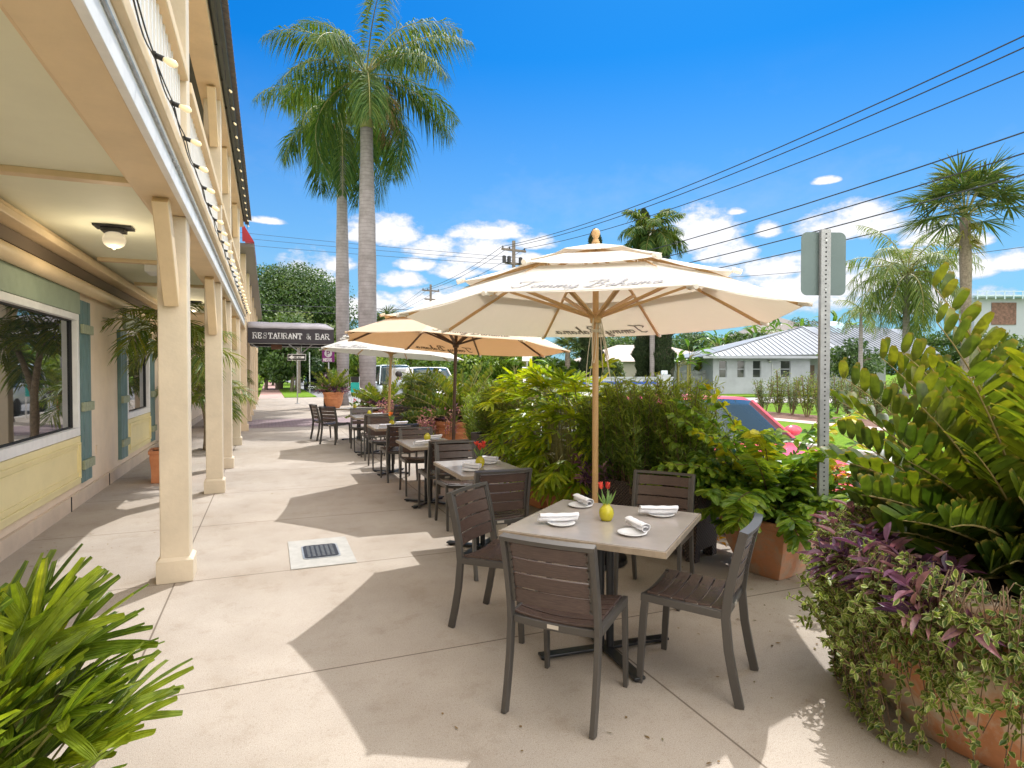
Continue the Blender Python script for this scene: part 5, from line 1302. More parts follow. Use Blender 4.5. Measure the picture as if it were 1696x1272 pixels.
# ------------------------------------------------------------ vehicles
def car_body(L_, prof, mb, hw, tum=.1, n=7):
    """prof: stations (x, zlow, zbelt, ztop, half-width factor)"""
    vs = []; fs = []
    for x, zl, zb_, zt_, k in prof:
        w = hw*k
        pts = [(0,zl),(w*.82,zl),(w*.97,zl+.1),(w,zl+(zb_-zl)*.5),(w*.975,zb_),(w*(.90 if zt_-zb_ < .1 else .8),zt_-.02 if zt_-zb_ > .1 else zt_-.008),(w*(.6),zt_+.02*(zt_-zb_ > .1)),(0,zt_+.03)]
        ring = pts + [(-a,b) for a,b in pts[-2:0:-1]]
        vs += [(x,a,b) for a,b in ring]
    m_ = 14
    for i in range(len(prof)-1):
        for j in range(m_): fs.append((i*m_+j, i*m_+(j+1)%m_, (i+1)*m_+(j+1)%m_, (i+1)*m_+j))
    fs += [tuple(reversed(range(m_))), tuple((len(prof)-1)*m_+j for j in range(m_))]
    mb.add(vs, fs)
M['tyre'] = mat('tyre rubber', (.02,.02,.02), .8); M['rim'] = mat('alloy rim', (.55,.55,.56), .25, metal=.8)
M['cglass'] = mat('car glass', (.03,.045,.05), .02, spec=.6); M['chrome'] = mat('chrome', (.6,.6,.6), .15, metal=1)
def wheels(t, xs, hw, r=.33, w=.22):
    for x in xs:
        for s in (-1, 1):
            mb = MB(); mb.lathe([(r*.62,-w/2),(r*.9,-w/2),(r,-w*.36),(r,w*.36),(r*.9,w/2),(r*.62,w/2)], 32); o = mb.build('wheel', M['tyre'], t, smooth=True); o.rotation_euler = (R(90),0,0); o.location = (x, s*(hw-.1), r)
            mb = MB(); mb.lathe([(r*.63,-w*.42),(r*.63,w*.42)], 32); mb.lathe([(.0001,w*.36*-s),(.06,w*.38*-s),(.06,w*.2*-s)], 16)
            for q in range(10):
                a = 2*PI*q/10; c, sn = math.cos(a), math.sin(a); z = w*.33*-s
                mb.sweep([(.05*c,.05*sn,z),(r*.62*c,r*.62*sn,z*1.15)], .018, .012, side=(-sn,c,0))
            mb.build('rim', M['rim'], o)
def car(name, lab, x, y, ang, L_, hw, prof, cab, paint, r=.33, wx=None, grille=True, roofz=None):
    t = thing(name, lab, 'car', (x, y, -.13), ang)      # front looks along local +x
    pm = mat('car paint', paint, .22, spec=.6, var=.02)
    mb = MB(); car_body(L_, prof, mb, hw); b = mb.build('body', pm, t, smooth=True)
    m = b.modifiers.new('round', 'SUBSURF'); m.levels = m.render_levels = 2
    # cab: glass house with painted roof and pillars
    x0,x1,x2,x3,zb_,zt_ = cab; w0, w1 = hw*.88, hw*.68
    g = MB(); ring0 = [(x0,-w0,zb_),(x3,-w0,zb_),(x3,w0,zb_),(x0,w0,zb_)]; ring1 = [(x1,-w1,zt_),(x2,-w1,zt_),(x2,w1,zt_),(x1,w1,zt_)]
    g.add(ring0+ring1, [(0,1,5,4),(1,2,6,5),(2,3,7,6),(3,0,4,7),(4,5,6,7)]); g.build('windows', M['cglass'], t, bevel=.03)
    ws = MB(); vs = []; fs = []; q8, q6 = 10, 6
    for a in range(q6+1):
        v = a/q6
        for b_ in range(q8+1):
            u = b_/q8*2-1; w_ = (w0+(w1-w0)*v)*.985; vs.append((x3+(x2-x3)*v + .10*(1-u*u)*(1-.35*v)+.006, u*w_, zb_+(zt_-zb_)*v + .03*(1-u*u)*v))
    for a in range(q6):
        for b_ in range(q8): fs.append((a*(q8+1)+b_, a*(q8+1)+b_+1, (a+1)*(q8+1)+b_+1, (a+1)*(q8+1)+b_))
    ws.add(vs, fs); wsc = ws.build('windscreen', M['cglass'], t, smooth=True, solid=.006)
    wp = MB()
    for s in (-.35, .25): wp.tube([(x3+.11,s*w0*1.6,zb_+.01),(x3+(x2-x3)*.35+.12,s*w0*.6,zb_+(zt_-zb_)*.35+.02)], .008, 6)
    wp.tube([(x3+.11-.1*(k/6)**2,k/6*w0,zb_+.004) for k in range(-6,7)], .018, 6)
    wp.build('wiper', M['black'], wsc)
    rf = MB(); rf.add([(x1-.03,-w1-.02,zt_-.015),(x2+.03,-w1-.02,zt_-.015),(x2+.03,w1+.02,zt_-.015),(x1-.03,w1+.02,zt_-.015),(x1+.06,-w1+.08,zt_+.045),(x2-.06,-w1+.08,zt_+.045),(x2-.06,w1-.08,zt_+.045),(x1+.06,w1-.08,zt_+.045)], [(0,1,5,4),(1,2,6,5),(2,3,7,6),(3,0,4,7),(4,5,6,7)])
    for (a, b2) in (((x0,w0,zb_),(x1,w1,zt_)), ((x3,w0,zb_),(x2,w1,zt_)), (((x0+x3)/2-.15,w0,zb_),((x1+x2)/2-.1,w1,zt_))):
        for s in (-1,1): rf.tube([(a[0],a[1]*s,a[2]),(b2[0],b2[1]*s,b2[2])], .024, 8)
    rf.build('roof', pm, t, smooth=False, bevel=.015)
    wheels(t, wx or (L_*.31, -L_*.29), hw, r)
    fx = prof[-1][0]
    for s in (-1, 1):
        mb = MB(); mb.ball((0,0,0), 1, 12); o = mb.build('headlight', M['chrome'], t, smooth=True); o.scale = (.12,.17,.07); o.location = (fx-.13, s*hw*.66, prof[-1][2]-.03)
        mb = MB(); mb.ball((0,0,0), 1, 10); o = mb.build('mirror', pm, t, smooth=True); o.scale = (.09,.12,.07); o.location = (x3-.25, s*(hw+.06), zb_+.08)
    if grille:
        mb = MB(); zc = prof[-1][1]
        for q in range(4): mb.box(fx-.03, fx+.035, -hw*.55, hw*.55, zc+.06+q*.055, zc+.085+q*.055)
        mb.box(fx-.1, fx+.012, -hw*.6, hw*.6, zc+.04, zc+.3); mb.build('grille', M['black'], t)
    return t
coupe = [(-2.2,.32,.62,.80,.72),(-2.1,.26,.72,.92,.92),(-1.4,.22,.86,.95,1),(-.6,.2,.88,.93,.99),(.3,.2,.86,.93,.98),(1.0,.2,.82,.90,1),(1.7,.22,.72,.80,.98),(2.1,.22,.60,.68,.86),(2.22,.26,.50,.56,.66)]
car('red_car', 'shiny red coupe parked at the kerb behind the potted shrubs', 5.16, 6.50, R(-90)-R(8), 4.4, .92, coupe, (-1.7,-1.0,.30,.88,.92,1.36), (.74,.09,.14), .34, (1.35,-1.35))
suv = [(-2.4,.5,.9,1.0,.85),(-2.35,.4,1.05,1.12,.97),(-1.2,.36,1.1,1.15,1),(.5,.36,1.1,1.15,1),(1.2,.36,1.08,1.14,1),(2.1,.38,1.0,1.08,.98),(2.35,.42,.9,1.0,.86)]
p = G(522, 62)
car('pickup_truck', 'dark pickup truck coming along the far street', p.x, p.y, R(-90), 4.9, 1.0, suv, (-1.0,-.8,.6,1.1,1.12,1.78), (.02,.03,.05), .38)
van = [(-2.6,.45,1.0,1.12,.9),(-2.55,.4,1.1,1.2,1),(0,.38,1.1,1.2,1),(1.6,.38,1.08,1.16,1),(2.3,.4,.95,1.02,.94),(2.45,.45,.85,.92,.82)]
p = G(702, 24.5)
v = car('white_van', 'white van parked at the kerb behind the planters', p.x, p.y, R(-90), 5.2, 1.0, van, (-2.45,-2.3,1.0,1.75,1.15,1.88), (.8,.8,.8), .36)
mb = MB(); mb.add([(-2.5,-.99,1.12),(.75,-.99,1.12),(.75,.99,1.12),(-2.5,.99,1.12),(-2.42,-.84,1.9),(.65,-.84,1.9),(.65,.84,1.9),(-2.42,.84,1.9)], [(0,1,5,4),(1,2,6,5),(2,3,7,6),(3,0,4,7),(4,5,6,7)]); mb.build('cargo_box', mat('van paint', (.8,.8,.8), .3), v, bevel=.06)
p = G(648, 31)
car('silver_van', 'pale blue-white van farther up the street behind the palm trunk', p.x, p.y, R(-90), 5.2, 1.0, van, (-2.3,-2.1,.9,1.7,1.15,2.05), (.6,.68,.72), .36)

# ------------------------------------------------------------ person by the van
def person(x, y, ang):
    t = thing('person', 'person with dark hair and a grey shirt standing by the white van', 'person', (x, y, -.13), ang)
    me = bpy.data.meshes.new('body')
    J = [(0,0,.95,.15),(0,0,1.15,.14),(0,.01,1.32,.165),(0,.01,1.42,.10),(0,.015,1.47,.058),(0,.02,1.53,.062),(0,.03,1.60,.092),(0,.03,1.69,.082),
         (.18,0,1.38,.062),(.24,.03,1.12,.045),(.22,.22,1.05,.035),(.21,.30,1.06,.03),(-.18,0,1.38,.062),(-.24,.03,1.12,.045),(-.22,.22,1.02,.035),(-.21,.30,1.03,.03),
         (.10,0,.88,.10),(.11,.02,.5,.07),(.11,0,.09,.045),(.11,.14,.03,.04),(-.10,0,.88,.10),(-.11,.02,.5,.07),(-.11,0,.09,.045),(-.11,.14,.03,.04)]
    E_ = [(0,1),(1,2),(2,3),(3,4),(4,5),(5,6),(6,7),(2,8),(8,9),(9,10),(10,11),(2,12),(12,13),(13,14),(14,15),(0,16),(16,17),(17,18),(18,19),(0,20),(20,21),(21,22),(22,23)]
    me.from_pydata([j[:3] for j in J], E_, []); pass
    o = bpy.data.objects.new('body', me); COL.objects.link(o); o.parent = t
    o.modifiers.new('skin', 'SKIN')
    for i, j in enumerate(J): me.skin_vertices[0].data[i].radius = (j[3], j[3])
    me.skin_vertices[0].data[0].use_root = True
    sb = o.modifiers.new('sub', 'SUBSURF'); sb.levels = sb.render_levels = 1
    me.materials.append(mat('skin tone', (.42,.24,.17), .6))
    mb = MB(); mb.lathe([(.20,.88),(.185,1.0),(.18,1.15),(.205,1.3),(.19,1.4),(.10,1.46),(.075,1.47)], 20)
    for s in (-1, 1): mb.tube([(s*.17,0,1.39),(s*.25,.03,1.14)], [.085,.065], 12)
    mb.build('shirt', mat('grey blue shirt', (.32,.36,.42), .9), t, smooth=True)
    mb = MB(); mb.ball((0,.012,1.665), .115, 14); mb.build('hair', mat('dark hair', (.02,.014,.012), .6), t, smooth=True)
    mb = MB()
    for s in (-1, 1): mb.tube([(s*.1,0,.95),(s*.115,.02,.5),(s*.115,0,.1)], [.115,.085,.07], 12)
    mb.build('trousers', mat('dark trousers', (.05,.05,.07), .9), t, smooth=True)
p = G(660, 20.5); person(p.x, p.y, R(-60))

# ------------------------------------------------------------ utility poles and wires
def wire(a, b, sag, r, mbx, n=24):
    a, b = V(a), V(b); mbx.tube([a.lerp(b, i/n) - V((0,0,sag*4*(i/n)*(1-i/n))) for i in range(n+1)], r, 5)
M['polewood'] = mat('weathered pole', (.18,.15,.13), .9, var=.3, vs=4)
def upole(lab, x, y, h, arm=True, tr=True):
    t = thing('utility_pole', lab, 'pole', (x, y, -.13), R(8)); mb = MB(); mb.tube([(0,0,0),(0,0,h)], [.17,.12], 14); mb.build('pole', M['polewood'], t)
    mb = MB(); mb.box(-1.0,1.0,-.07,.05,h-.75,h-.6); mb.box(-.7,.7,-.06,.06,h-1.7,h-1.55); mb.build('crossarm', M['polewood'], t)
    for q in (-.9,-.35,.9):
        mb = MB(); mb.lathe([(.03,0),(.06,.04),(.04,.08),(.06,.12),(.02,.17)], 8, (q,-.01,h-.6)); mb.build('insulator', M['iron'], t)
    if tr:
        for q in (-.9, -.5, .45):
            mb = MB(); mb.lathe([(.02,-.1),(.13,-.08),(.14,.4),(.02,.45)], 10, (q,-.2,h-1.6)); mb.build('transformer', M['iron'], t)
U1, U2 = (16.5, 41.0), (16.7, 66.0)
upole('nearer wooden utility pole with crossarms above the big umbrella', *U1, 11.2)
upole('farther utility pole with one crossarm, small against the clouds', *U2, 11.4, tr=False)
M['wire'] = mat('black cable', (.02,.022,.03), .6)
t = thing('power_lines', 'bundle of power lines running from the utility poles to the upper right', 'power lines', (*U1, 0))
off = V((U1[0], U1[1], 0))
mb = MB()
for q, z in ((-.9,10.6),(-.35,10.6),(.9,10.6)): wire((U1[0]+q,U1[1],z), (U1[0]+q+.3,-6,z-.5), 1.3, .018, mb); wire((U1[0]+q,U1[1],z), (U2[0]+q,U2[1],10.7), .4, .018, mb); wire((U2[0]+q,U2[1],10.7), (17,110,10.7), .4, .018, mb)
for z in (8.3,7.8,7.3): wire((U1[0],U1[1],z), (U1[0]+.3,-6,z-.2), 1.0, .02, mb); wire((U1[0],U1[1],z), (*U2, z+.4), .5, .02, mb)
o = mb.build('cable', M['wire'], t); o.location = -off
def G3(px, py, d): p = G(px, d); return (p.x, p.y, ZP(py, d))
t = thing('service_cable', 'thick black cable rising to the right behind the sign post', 'cable', G3(1100,470,44)); mb = MB()
wire(G3(1100,463,44), G3(1800,300,24), .15, .03, mb); o = mb.build('cable', M['wire'], t); o.location = -t.location
t = thing('service_cable', 'thin cable just under the thick one behind the sign post', 'cable', G3(1160,470,46)); mb = MB()
wire(G3(1150,463,46), G3(1800,395,36), .3, .018, mb); o = mb.build('cable', M['wire'], t); o.location = -t.location
t = thing('telephone_wires', 'faint wires crossing the sky behind the palm trunks', 'cable', G3(380,385,60)); mb = MB()
for dy in (0, 9, 20): wire(G3(380,384+dy,60), G3(862,428+dy*.6,48), .1, .016, mb)
for dy in (0, 10): wire(G3(380,502+dy,40), G3(980,520+dy,40), .1, .02, mb)
o = mb.build('cable', M['wire'], t); o.location = -t.location

# ------------------------------------------------------------ houses across the street
def local(px, d): p = G(px, d); return (p.x, p.y, -.02)
H1 = thing('white_house', 'low white house with a grey metal hip roof across the street', 'house', local(1181, 46), -R(YAW)+R(3))
mwall = mat('white washed stucco', (.34,.365,.41), .9, var=.14, vs=.8, bump=.3, bs=20)
mb = MB(); WX_ = [(.45,1.05),(1.85,2.45),(3.05,3.7),(5.2,6.0)]; zs0, zs1 = 1.25, 2.48; xs = 0
for a, b in WX_:
    mb.box(xs,a,0,.25,0,2.9); mb.box(a,b,0,.25,0,zs0); mb.box(a,b,0,.25,zs1,2.9); xs = b
mb.box(xs,7.5,0,.25,0,2.9); mb.box(7.25,7.5,.251,4,0,2.9); mb.box(0,.25,.251,9,0,2.9); mb.box(7.501,15.5,3,3.25,0,3.0); mb.box(15.25,15.5,3.251,9,0,3)
mb.build('wall', mwall, H1)
for a, b in WX_:
    mb = MB(); mb.box(a,b,.1,.13,zs0,zs1); w = mb.build('window', M['pane_dark'], H1)
    mb = MB(); mb.box(a,b,.07,.099,(zs0+zs1)/2-.03,(zs0+zs1)/2+.03); mb.box(a,a+.05,.07,.099,zs0,zs1); mb.box(b-.05,b,.07,.099,zs0,zs1); mb.build('window_frame', mwall, w)
mb = MB(); mb.box(8.6,9.5,2.95,2.99,0,2.2); mb.build('door', mat('brown door', (.12,.07,.05), .5), H1)
mb = MB(); mb.box(12,13.3,2.95,2.99,1.1,2.2); mb.build('window', M['pane_dark'], H1)
A_, B_, Pk, C_ = V((-1.0,-.7,2.78)), V((10.3,-.7,3.0)), V((9.7,5.2,5.45)), V((-1.0,10,2.78)); D2, E2, F2 = V((19,1.6,3.1)), V((19,6,5.35)), V((19,10.5,3.1))
mb = MB(); mb.add([tuple(q) for q in (A_,B_,Pk,C_,D2,E2,F2)], [(0,1,2),(0,2,3),(1,4,5,2),(2,5,6,3)])
rm = mat('pale grey metal roof', (.22,.235,.26), .5, metal=.2, var=.05, vs=.5); rf = mb.build('roof', rm, H1, solid=.06)
mb = MB()
def seams(a, b, dirn, apexline, step):
    pass
n1 = (B_-A_).cross(Pk-A_).normalized()
def clip_seam(p, d, tri):       # distance along d from p until leaving the roof triangle
    lo, hi = 0, 12
    def inside(q):
        s = 0
        for i in range(len(tri)):
            a, b = tri[i], tri[(i+1) % len(tri)]; c = (b-a).cross(q-a).dot(n_); 
            if c < -1e-4: return False
        return True
    for _ in range(24):
        m_ = (lo+hi)/2
        if inside(p+d*m_): lo = m_
        else: hi = m_
    return lo
for tri, a, b in (([A_,B_,Pk],A_,B_), ([B_,D2,E2,Pk],B_,D2)):
    n_ = (tri[1]-tri[0]).cross(tri[2]-tri[0]).normalized(); e = (b-a).normalized(); up = n_.cross(e).normalized(); Ln = (b-a).length; k = int(Ln/.42)
    for i in range(1, k):
        p = a + e*(i*.42); L_ = clip_seam(p+up*.01, up, tri)
        if L_ > .2: mb.sweep([p+n_*.05, p+up*L_+n_*.05], .02, .035, side=e)
mb.sweep([B_+V((0,0,.07)), Pk+V((0,0,.07))], .12, .02); mb.sweep([A_+V((0,0,.07)), Pk+V((0,0,.07))], .08, .02, side=(0,1,0)); mb.build('seams', rm, rf)
mb = MB(); mb.box(-1.05,10.35,-.76,-.71,2.66,2.86); mb.build('gutter', mwall, H1)
mb = MB(); mb.box(4.4,4.6,1.2,1.4,3.3,3.75); mb.build('roof_vent', M['steel'], H1)
mb = MB(); mb.lathe([(.95,0),(.95,.7),(.7,1.0),(.2,1.1),(.0001,1.12)], 20, (12.2,5.0,4.8)); mb.build('chimney', mat('pale blue chimney', (.45,.6,.72), .8), H1)
mb = MB(); mb.tube([(4.55,-.04,2.3),(4.55,-.04,1.0)], .03, 8); mb.ball((4.3,-.15,2.45), .12, 10); mb.build('wall_lamp', M['steel'], H1)
F1 = thing('wooden_fence', 'weathered grey board fence left of the white house', 'fence', local(1116, 47.5), -R(YAW)); mb = MB()
x = 0
while x < 3.15: mb.box(x,x+.145,0,.03,0,1.75+.05*math.sin(x*9)); x += .155
mb.build('boards', mat('weathered boards', (.42,.45,.48), .9, col2=(.14,.15,.16), vs=3), F1)
mb = MB(); mb.box(0,3.15,.031,.08,.4,.5); mb.box(0,3.15,.031,.08,1.3,1.4); mb.build('rail', M['polewood'], F1)
Wl = thing('garden_wall', 'low white wall with a blue stripe behind the clipped hedge', 'wall', local(872, 43), -R(YAW)); mw2 = mat('white wall paint', (.42,.44,.49), .8, var=.06, vs=2)
mb = MB(); mb.box(1.5,10.3,0,.25,0,1.22); mb.box(1.45,10.35,-.04,.29,1.222,1.3); mb.build('wall', mw2, Wl)
mb = MB(); mb.box(1.5,9.15,-.012,-.001,.78,.98); mb.box(9.75,10.3,-.012,-.001,.78,.98); mb.build('blue_stripe', mat('blue stripe', (.03,.09,.42), .6), Wl)
for x, h in ((-.35,1.75),(1.1,1.65),(9.25,1.45)):
    mb = MB(); mb.box(x,x+.38 if h > 1.5 else x+.9,-.08,.33,0,h); mb.build('pillar', mw2, Wl, bevel=.02)
mb = MB(); mb.box(9.5,9.95,-.0,.25,1.452,1.75); mb.build('lamp', mat('milky lamp', (.6,.68,.75), .4), Wl, bevel=.05)
mb = MB(); mb.box(.04,1.09,.05,.12,.55,1.45); mb.build('gate', mat('dark gate', (.10,.08,.09), .6), Wl); mb = MB(); mb.box(.04,1.09,.0,.2,0,.5); mb.build('gate_wall', mw2, Wl)
def plain_house(name, lab, px, d, w, dp, zw, zr, wall, roof, wins, ang=0, z=-.02, over=.5):
    p = G(px, d); t = thing(name, lab, 'house', (p.x, p.y, z), -R(YAW)+ang); mb = MB(); mb.box(0,w,0,dp,0,zw); mb.build('wall', wall, t)
    mb = MB(); o = over; hx = min(w, dp)/2
    if zr > zw:
        mb.add([(-o,-o,zw),(w+o,-o,zw),(w+o,dp+o,zw),(-o,dp+o,zw),(hx,dp/2,zr),(w-hx,dp/2,zr)], [(0,1,5,4),(1,2,5),(2,3,4,5),(3,0,4),(3,2,1,0)])
    mb.build('roof', roof, t, solid=.05) if zr > zw else None
    for a, b, c, e in wins:
        mb = MB(); mb.box(a,b,-.02,.0-.002,c,e); f = mb.build('window', M['pane_dark'], t); mb = MB(); mb.box(a-.06,b+.06,-.05,-.021,e,e+.07); mb.box(a-.06,b+.06,-.07,-.021,c-.07,c); mb.build('window_frame', mw2, f)
    return t
tan_roof = mat('tan shingle roof', (.42,.36,.33), .9, var=.12, vs=6)
plain_house('tan_house', 'low house with a tan shingle roof behind the cypresses', 955, 56, 13.5, 9, 2.6, 4.3, mat('beige house wall', (.42,.40,.36), .9), tan_roof, [(2,3.2,1,2),(6,7.2,1,2),(10,11.5,1,2)])
plain_house('grey_house', 'two storey house with a dark shingle roof behind the metal-roofed house', 1238, 66, 10, 9, 5.4, 7.9, mat('pale blue house wall', (.55,.62,.70), .9), mat('dark shingle roof', (.19,.17,.16), .9, var=.15, vs=5), [(5.5,8.5,3.6,4.7),(1.2,2.2,3.4,4.6)])
T3 = plain_house('white_building', 'flat-roofed white building at the far right edge', 1612, 72, 16, 2.5, 10.4, 0, mat('bright white wall', (.30,.33,.38), .8), None, [(6.2,6.7,6.5,9.5)], 0, 0)
mb = MB(); mb.box(2.0,4.9,-.08,-.02,7.2,9.8); mb.build('brown_panel', mat('mottled brown panel', (.14,.075,.06), .8, var=.5, vs=3), T3)
mb = MB(); x = -.4
mb.box(-.5,16.5,-.9,.0,10.42,10.6)
while x < 16.5: mb.box(x,x+.12,-.95,-.901,10.1,11.0); x += 1.05
mb.box(-.5,16.5,-.98,-.951,10.96,11.05); mb.build('parapet', mat('steel blue parapet', (.40,.50,.60), .6), T3)
plain_house('far_cottage', 'pale cottage with a red-flecked roof beyond the parked vans', 620, 62, 9, 8, 2.4, 3.6, mat('cottage wall', (.6,.56,.52), .9), mat('pink grey roof', (.5,.38,.38), .9, var=.3, vs=3), [(2,3,1,2)])

# ------------------------------------------------------------ trees and shrubs across the street
def broad_tree(lab, x, y, h, rx, ry, rz_, seed, lm='tree', ncl=46, nl=170, size=.34, trunk=.3, group=None, zc=None, name='broadleaf_tree', low=-.5, z0=-.05):
    rng = np.random.default_rng(seed); t = thing(name, lab, 'tree', (x, y, z0), 0, group); cz = zc if zc is not None else h-rz_
    mb = MB(); mb.tube([(0,0,0),(.1,.05,cz*.4),(.0,0,cz*.8)], [trunk*1.2,trunk,trunk*.7], 12)
    for k in range(7):
        a = k*2.4; e = np.array([math.cos(a)*rx*.6, math.sin(a)*ry*.6, cz+rz_*(.1+.3*rng.random())]); s_ = np.array([0,0,cz*(.45+.3*rng.random())]); mb.tube([tuple(s_), tuple((s_+e)/2+np.array([0,0,.3])), tuple(e)], [trunk*.5,trunk*.3,trunk*.1], 7)
    mb.build('trunk', M['bark'], t, smooth=True)
    lf = MB(); crown(lf, (0,0,cz), (rx,ry,rz_), ncl, nl, size, rng, low=low); lf.build('crown', LM[lm], t); return t
p = G(462, 58)
broad_tree('big dark green tree rising behind the awning at the end of the walkway', p.x, p.y, 11.8, 6.6, 6, 5.2, 101, 'tree', 170, 420, .27, .3, zc=6.2, low=-.9)
p = G(500, 40); broad_tree('pale feathery tree just over the top of the awning', p.x+.3, p.y+14, 6.8, 3.0, 3, 2.4, 102, 'silver', 40, 130, .3, .2)
p = G(484, 52)
GB = 'trees along the far walk'
spots = [(483,50,6.2,2.6,'tree whose dark trunk stands on the grass verge beyond the one way sign'),(440,56,5.6,2.6,'leafy tree overhanging the brick walk on its left side'),(452,75,8,4,'tree closing the far end of the brick walk'),(530,84,8,4.5,'tree behind the dark pickup truck'),(555,60,6.5,3.0,'green tree seen between the awning and the slim palm trunk'),(500,100,9,6,'farthest tree at the end of the street')]
for i, (px, d, h, r, lab) in enumerate(spots):
    p = G(px, d); broad_tree(lab, p.x, p.y, h, r, r, h*.42, 110+i, ['tree','tree2','tree'][i % 3], 50, 260, .2+.0015*d, .14, GB, zc=h*.55, low=-.8)
p = G(431, 44); broad_tree('low green shrub at the left edge of the brick walk', p.x-.6, p.y, 1.7, .8, 1.2, .8, 120, 'tree2', 20, 90, .16, .05, name='garden_shrub', zc=.8)
p = G(428, 50); broad_tree('dark shrub farther along the left edge of the brick walk', p.x-.6, p.y, 2.4, .9, 1.6, 1.1, 121, 'tree', 20, 90, .18, .05, name='garden_shrub', zc=1.1)
# yard greenery behind the street, from left to right
yard = [(602,46,4.2,2.2,'tree2','bright green bush between the two palm trunks'),(640,66,6.4,3.2,'tree','dark tree behind the pale van'),(692,52,4.4,2.4,'tree2','bushy tree over the roof of the white van'),(738,60,5.4,3.0,'tree','dark tree right of the white van'),(768,42,3.6,1.8,'tree2','light green bush behind the dark umbrella pole'),
 (800,54,5.0,2.8,'tree','dense tree under the edge of the tan umbrella'),(836,44,3.9,1.7,'tree2','vivid yellow-green bush left of the parking notice'),(893,50,4.0,2.4,'tree','dark hedge-like tree right of the parking notice'),(925,46,2.8,1.5,'tree2','golden green shrub above the blue-striped wall'),(1000,66,6.5,4,'tree','tree crown behind the tan-roofed house'),
 (1150,70,6.8,4,'tree','tree behind the wooden fence and tan roof'),(1170,49,2.7,1.0,'hedge','reddish flowering shrub above the wooden fence'),(1236,56,5.4,2.6,'tree','dark tree behind the left slope of the metal roof'),(1330,70,8.2,3.6,'tree','tree behind the street sign and metal roof'),(1420,64,7.0,3,'tree2','light green tree right of the street sign'),(1500,78,7.5,4,'tree','distant tree behind the pale blue chimney'),(1560,60,6,3,'tree','dark tree below the fan palm'),(1660,50,5,3,'tree','tree behind the cardboard palm at the right edge'),
 (1010,52,2.6,1.4,'silver','grey green shrub between the cypresses and the wall'),(700,90,8,6,'tree','distant tree mass left of the small utility pole'),(830,92,8,7,'tree','distant tree mass behind the tan umbrella'),(1090,96,8.5,8,'tree','distant tree mass behind the big umbrella')]
for i, (px, d, h, r, lm, lab) in enumerate(yard):
    p = G(px, d); broad_tree(lab, p.x, p.y, h, r, r, h*.42, 130+i, lm, 36 if d > 60 else 32, 210, .16+.0025*d, .16, None, zc=h*.55, low=-.8)
# clipped hedge
rng = np.random.default_rng(160); p = G(860, 25.5); t = thing('clipped_hedge', 'rounded clipped hedge in front of the blue-striped wall', 'hedge', (p.x, p.y, 0), -R(YAW)); lf = MB()
for x, r, h in ((.6,.9,.95),(1.6,.9,1.0),(2.5,.8,.95),(3.4,.9,1.05),(4.4,1.0,1.12),(5.3,.8,1.0)): blob(lf, (x,0,h*.42), (r,.7,h*.62), 3600, .07, rng, shell=.8)
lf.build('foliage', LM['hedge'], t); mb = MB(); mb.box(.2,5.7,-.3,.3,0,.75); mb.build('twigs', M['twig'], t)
# shrubs in the far planting bed
GS = 'upright young shrubs in the mulch bed across the street'
sh = [(1266,23.5,1.35,'upright shrub farthest left in the bed, half hidden by the fishtail leaves'),(1290,24,1.7,'tall upright shrub below the white wall, second from the left of the bed'),(1312,22.8,1.45,'slim upright shrub below the window nearest the street sign'),(1337,21.8,1.5,'upright shrub with bare legs left of the street sign post'),(1356,24.5,1.6,'upright shrub directly behind the street sign post'),(1386,23.6,1.5,'upright shrub just right of the street sign post'),
 (1406,20.2,1.45,'bushy shrub with reddish stems on the mulch, nearest in the bed'),(1432,22,1.5,'shrub between the sign post and the cardboard palm'),(1452,20,1.35,'shrub partly behind the left cardboard palm frond'),(1474,22.6,1.5,'rightmost visible shrub of the far bed')]
for i, (px, d, h, lab) in enumerate(sh):
    p = G(px, d); rng = np.random.default_rng(170+i); t = thing('upright_shrub', lab, 'shrub', (p.x, p.y, 0), 0, GS); lf = MB(); st = MB()
    for k in range(12):
        a = rng.random()*6.28; r = .05+.14*rng.random(); tip = np.array([r*2.2*math.cos(a), r*2.2*math.sin(a), h*(.6+.4*rng.random())]); st.tube([(r*.3*math.cos(a), r*.3*math.sin(a), 0), tuple(tip*np.array([.6,.6,.5])), tuple(tip)], .012, 5)
        s = .25+.75*rng.random((110,1)); leaves(lf, tip*s+rng.normal(size=(110,3))*np.array([.07,.07,.05]), rdir(rng,110)+np.array([0,0,.8]), rdir(rng,110)+np.array([0,0,.6]), .085, .035, DIAM, .1, .1, rng)
    st.build('stems', M['twig'], t); lf.build('leaves', LM['silver' if i % 2 == 0 else 'hedge'], t)
# cypresses
def cypress(lab, px, d, h, r, seed, base=0):
    rng = np.random.default_rng(seed); p = G(px, d); t = thing('cypress', lab, 'tree', (p.x, p.y, -.03)); lf = MB(); n = int(h*1500)
    z = base + (h-base)*rng.random(n); u = (z-base)/(h-base); rr = r*(np.minimum(1,u*6)**.5)*(1-np.maximum(0,(u-.80)/.20)**3.2)*(.82+.18*np.sin(z*3+seed)+.1*np.sin(z*7)); a = rng.random(n)*6.283; q = rr*(.72+.3*rng.random(n))
    P = np.stack([q*np.cos(a), q*np.sin(a), z], 1); o = np.stack([np.cos(a), np.sin(a), np.zeros(n)], 1)
    leaves(lf, P, o*.45+np.array([0,0,1.])+rdir(rng,n)*.4, o+rdir(rng,n)*.5, .26, .09, DIAM, .05, .2, rng); lf.build('foliage', LM['cyp'], t)
    mb = MB(); mb.tube([(0,0,0),(0,0,h*.93)], [.2,.03], 10); mb.lathe([(r*.35,.3+base),(r*.62,h*.3),(r*.6,h*.7),(r*.25,h*.9),(.001,h*.96)], 10); mb.build('trunk', M['bark'], t)
cypress('tallest cypress, its top just above the big umbrella', 1065, 47, 14.0, .75, 181)
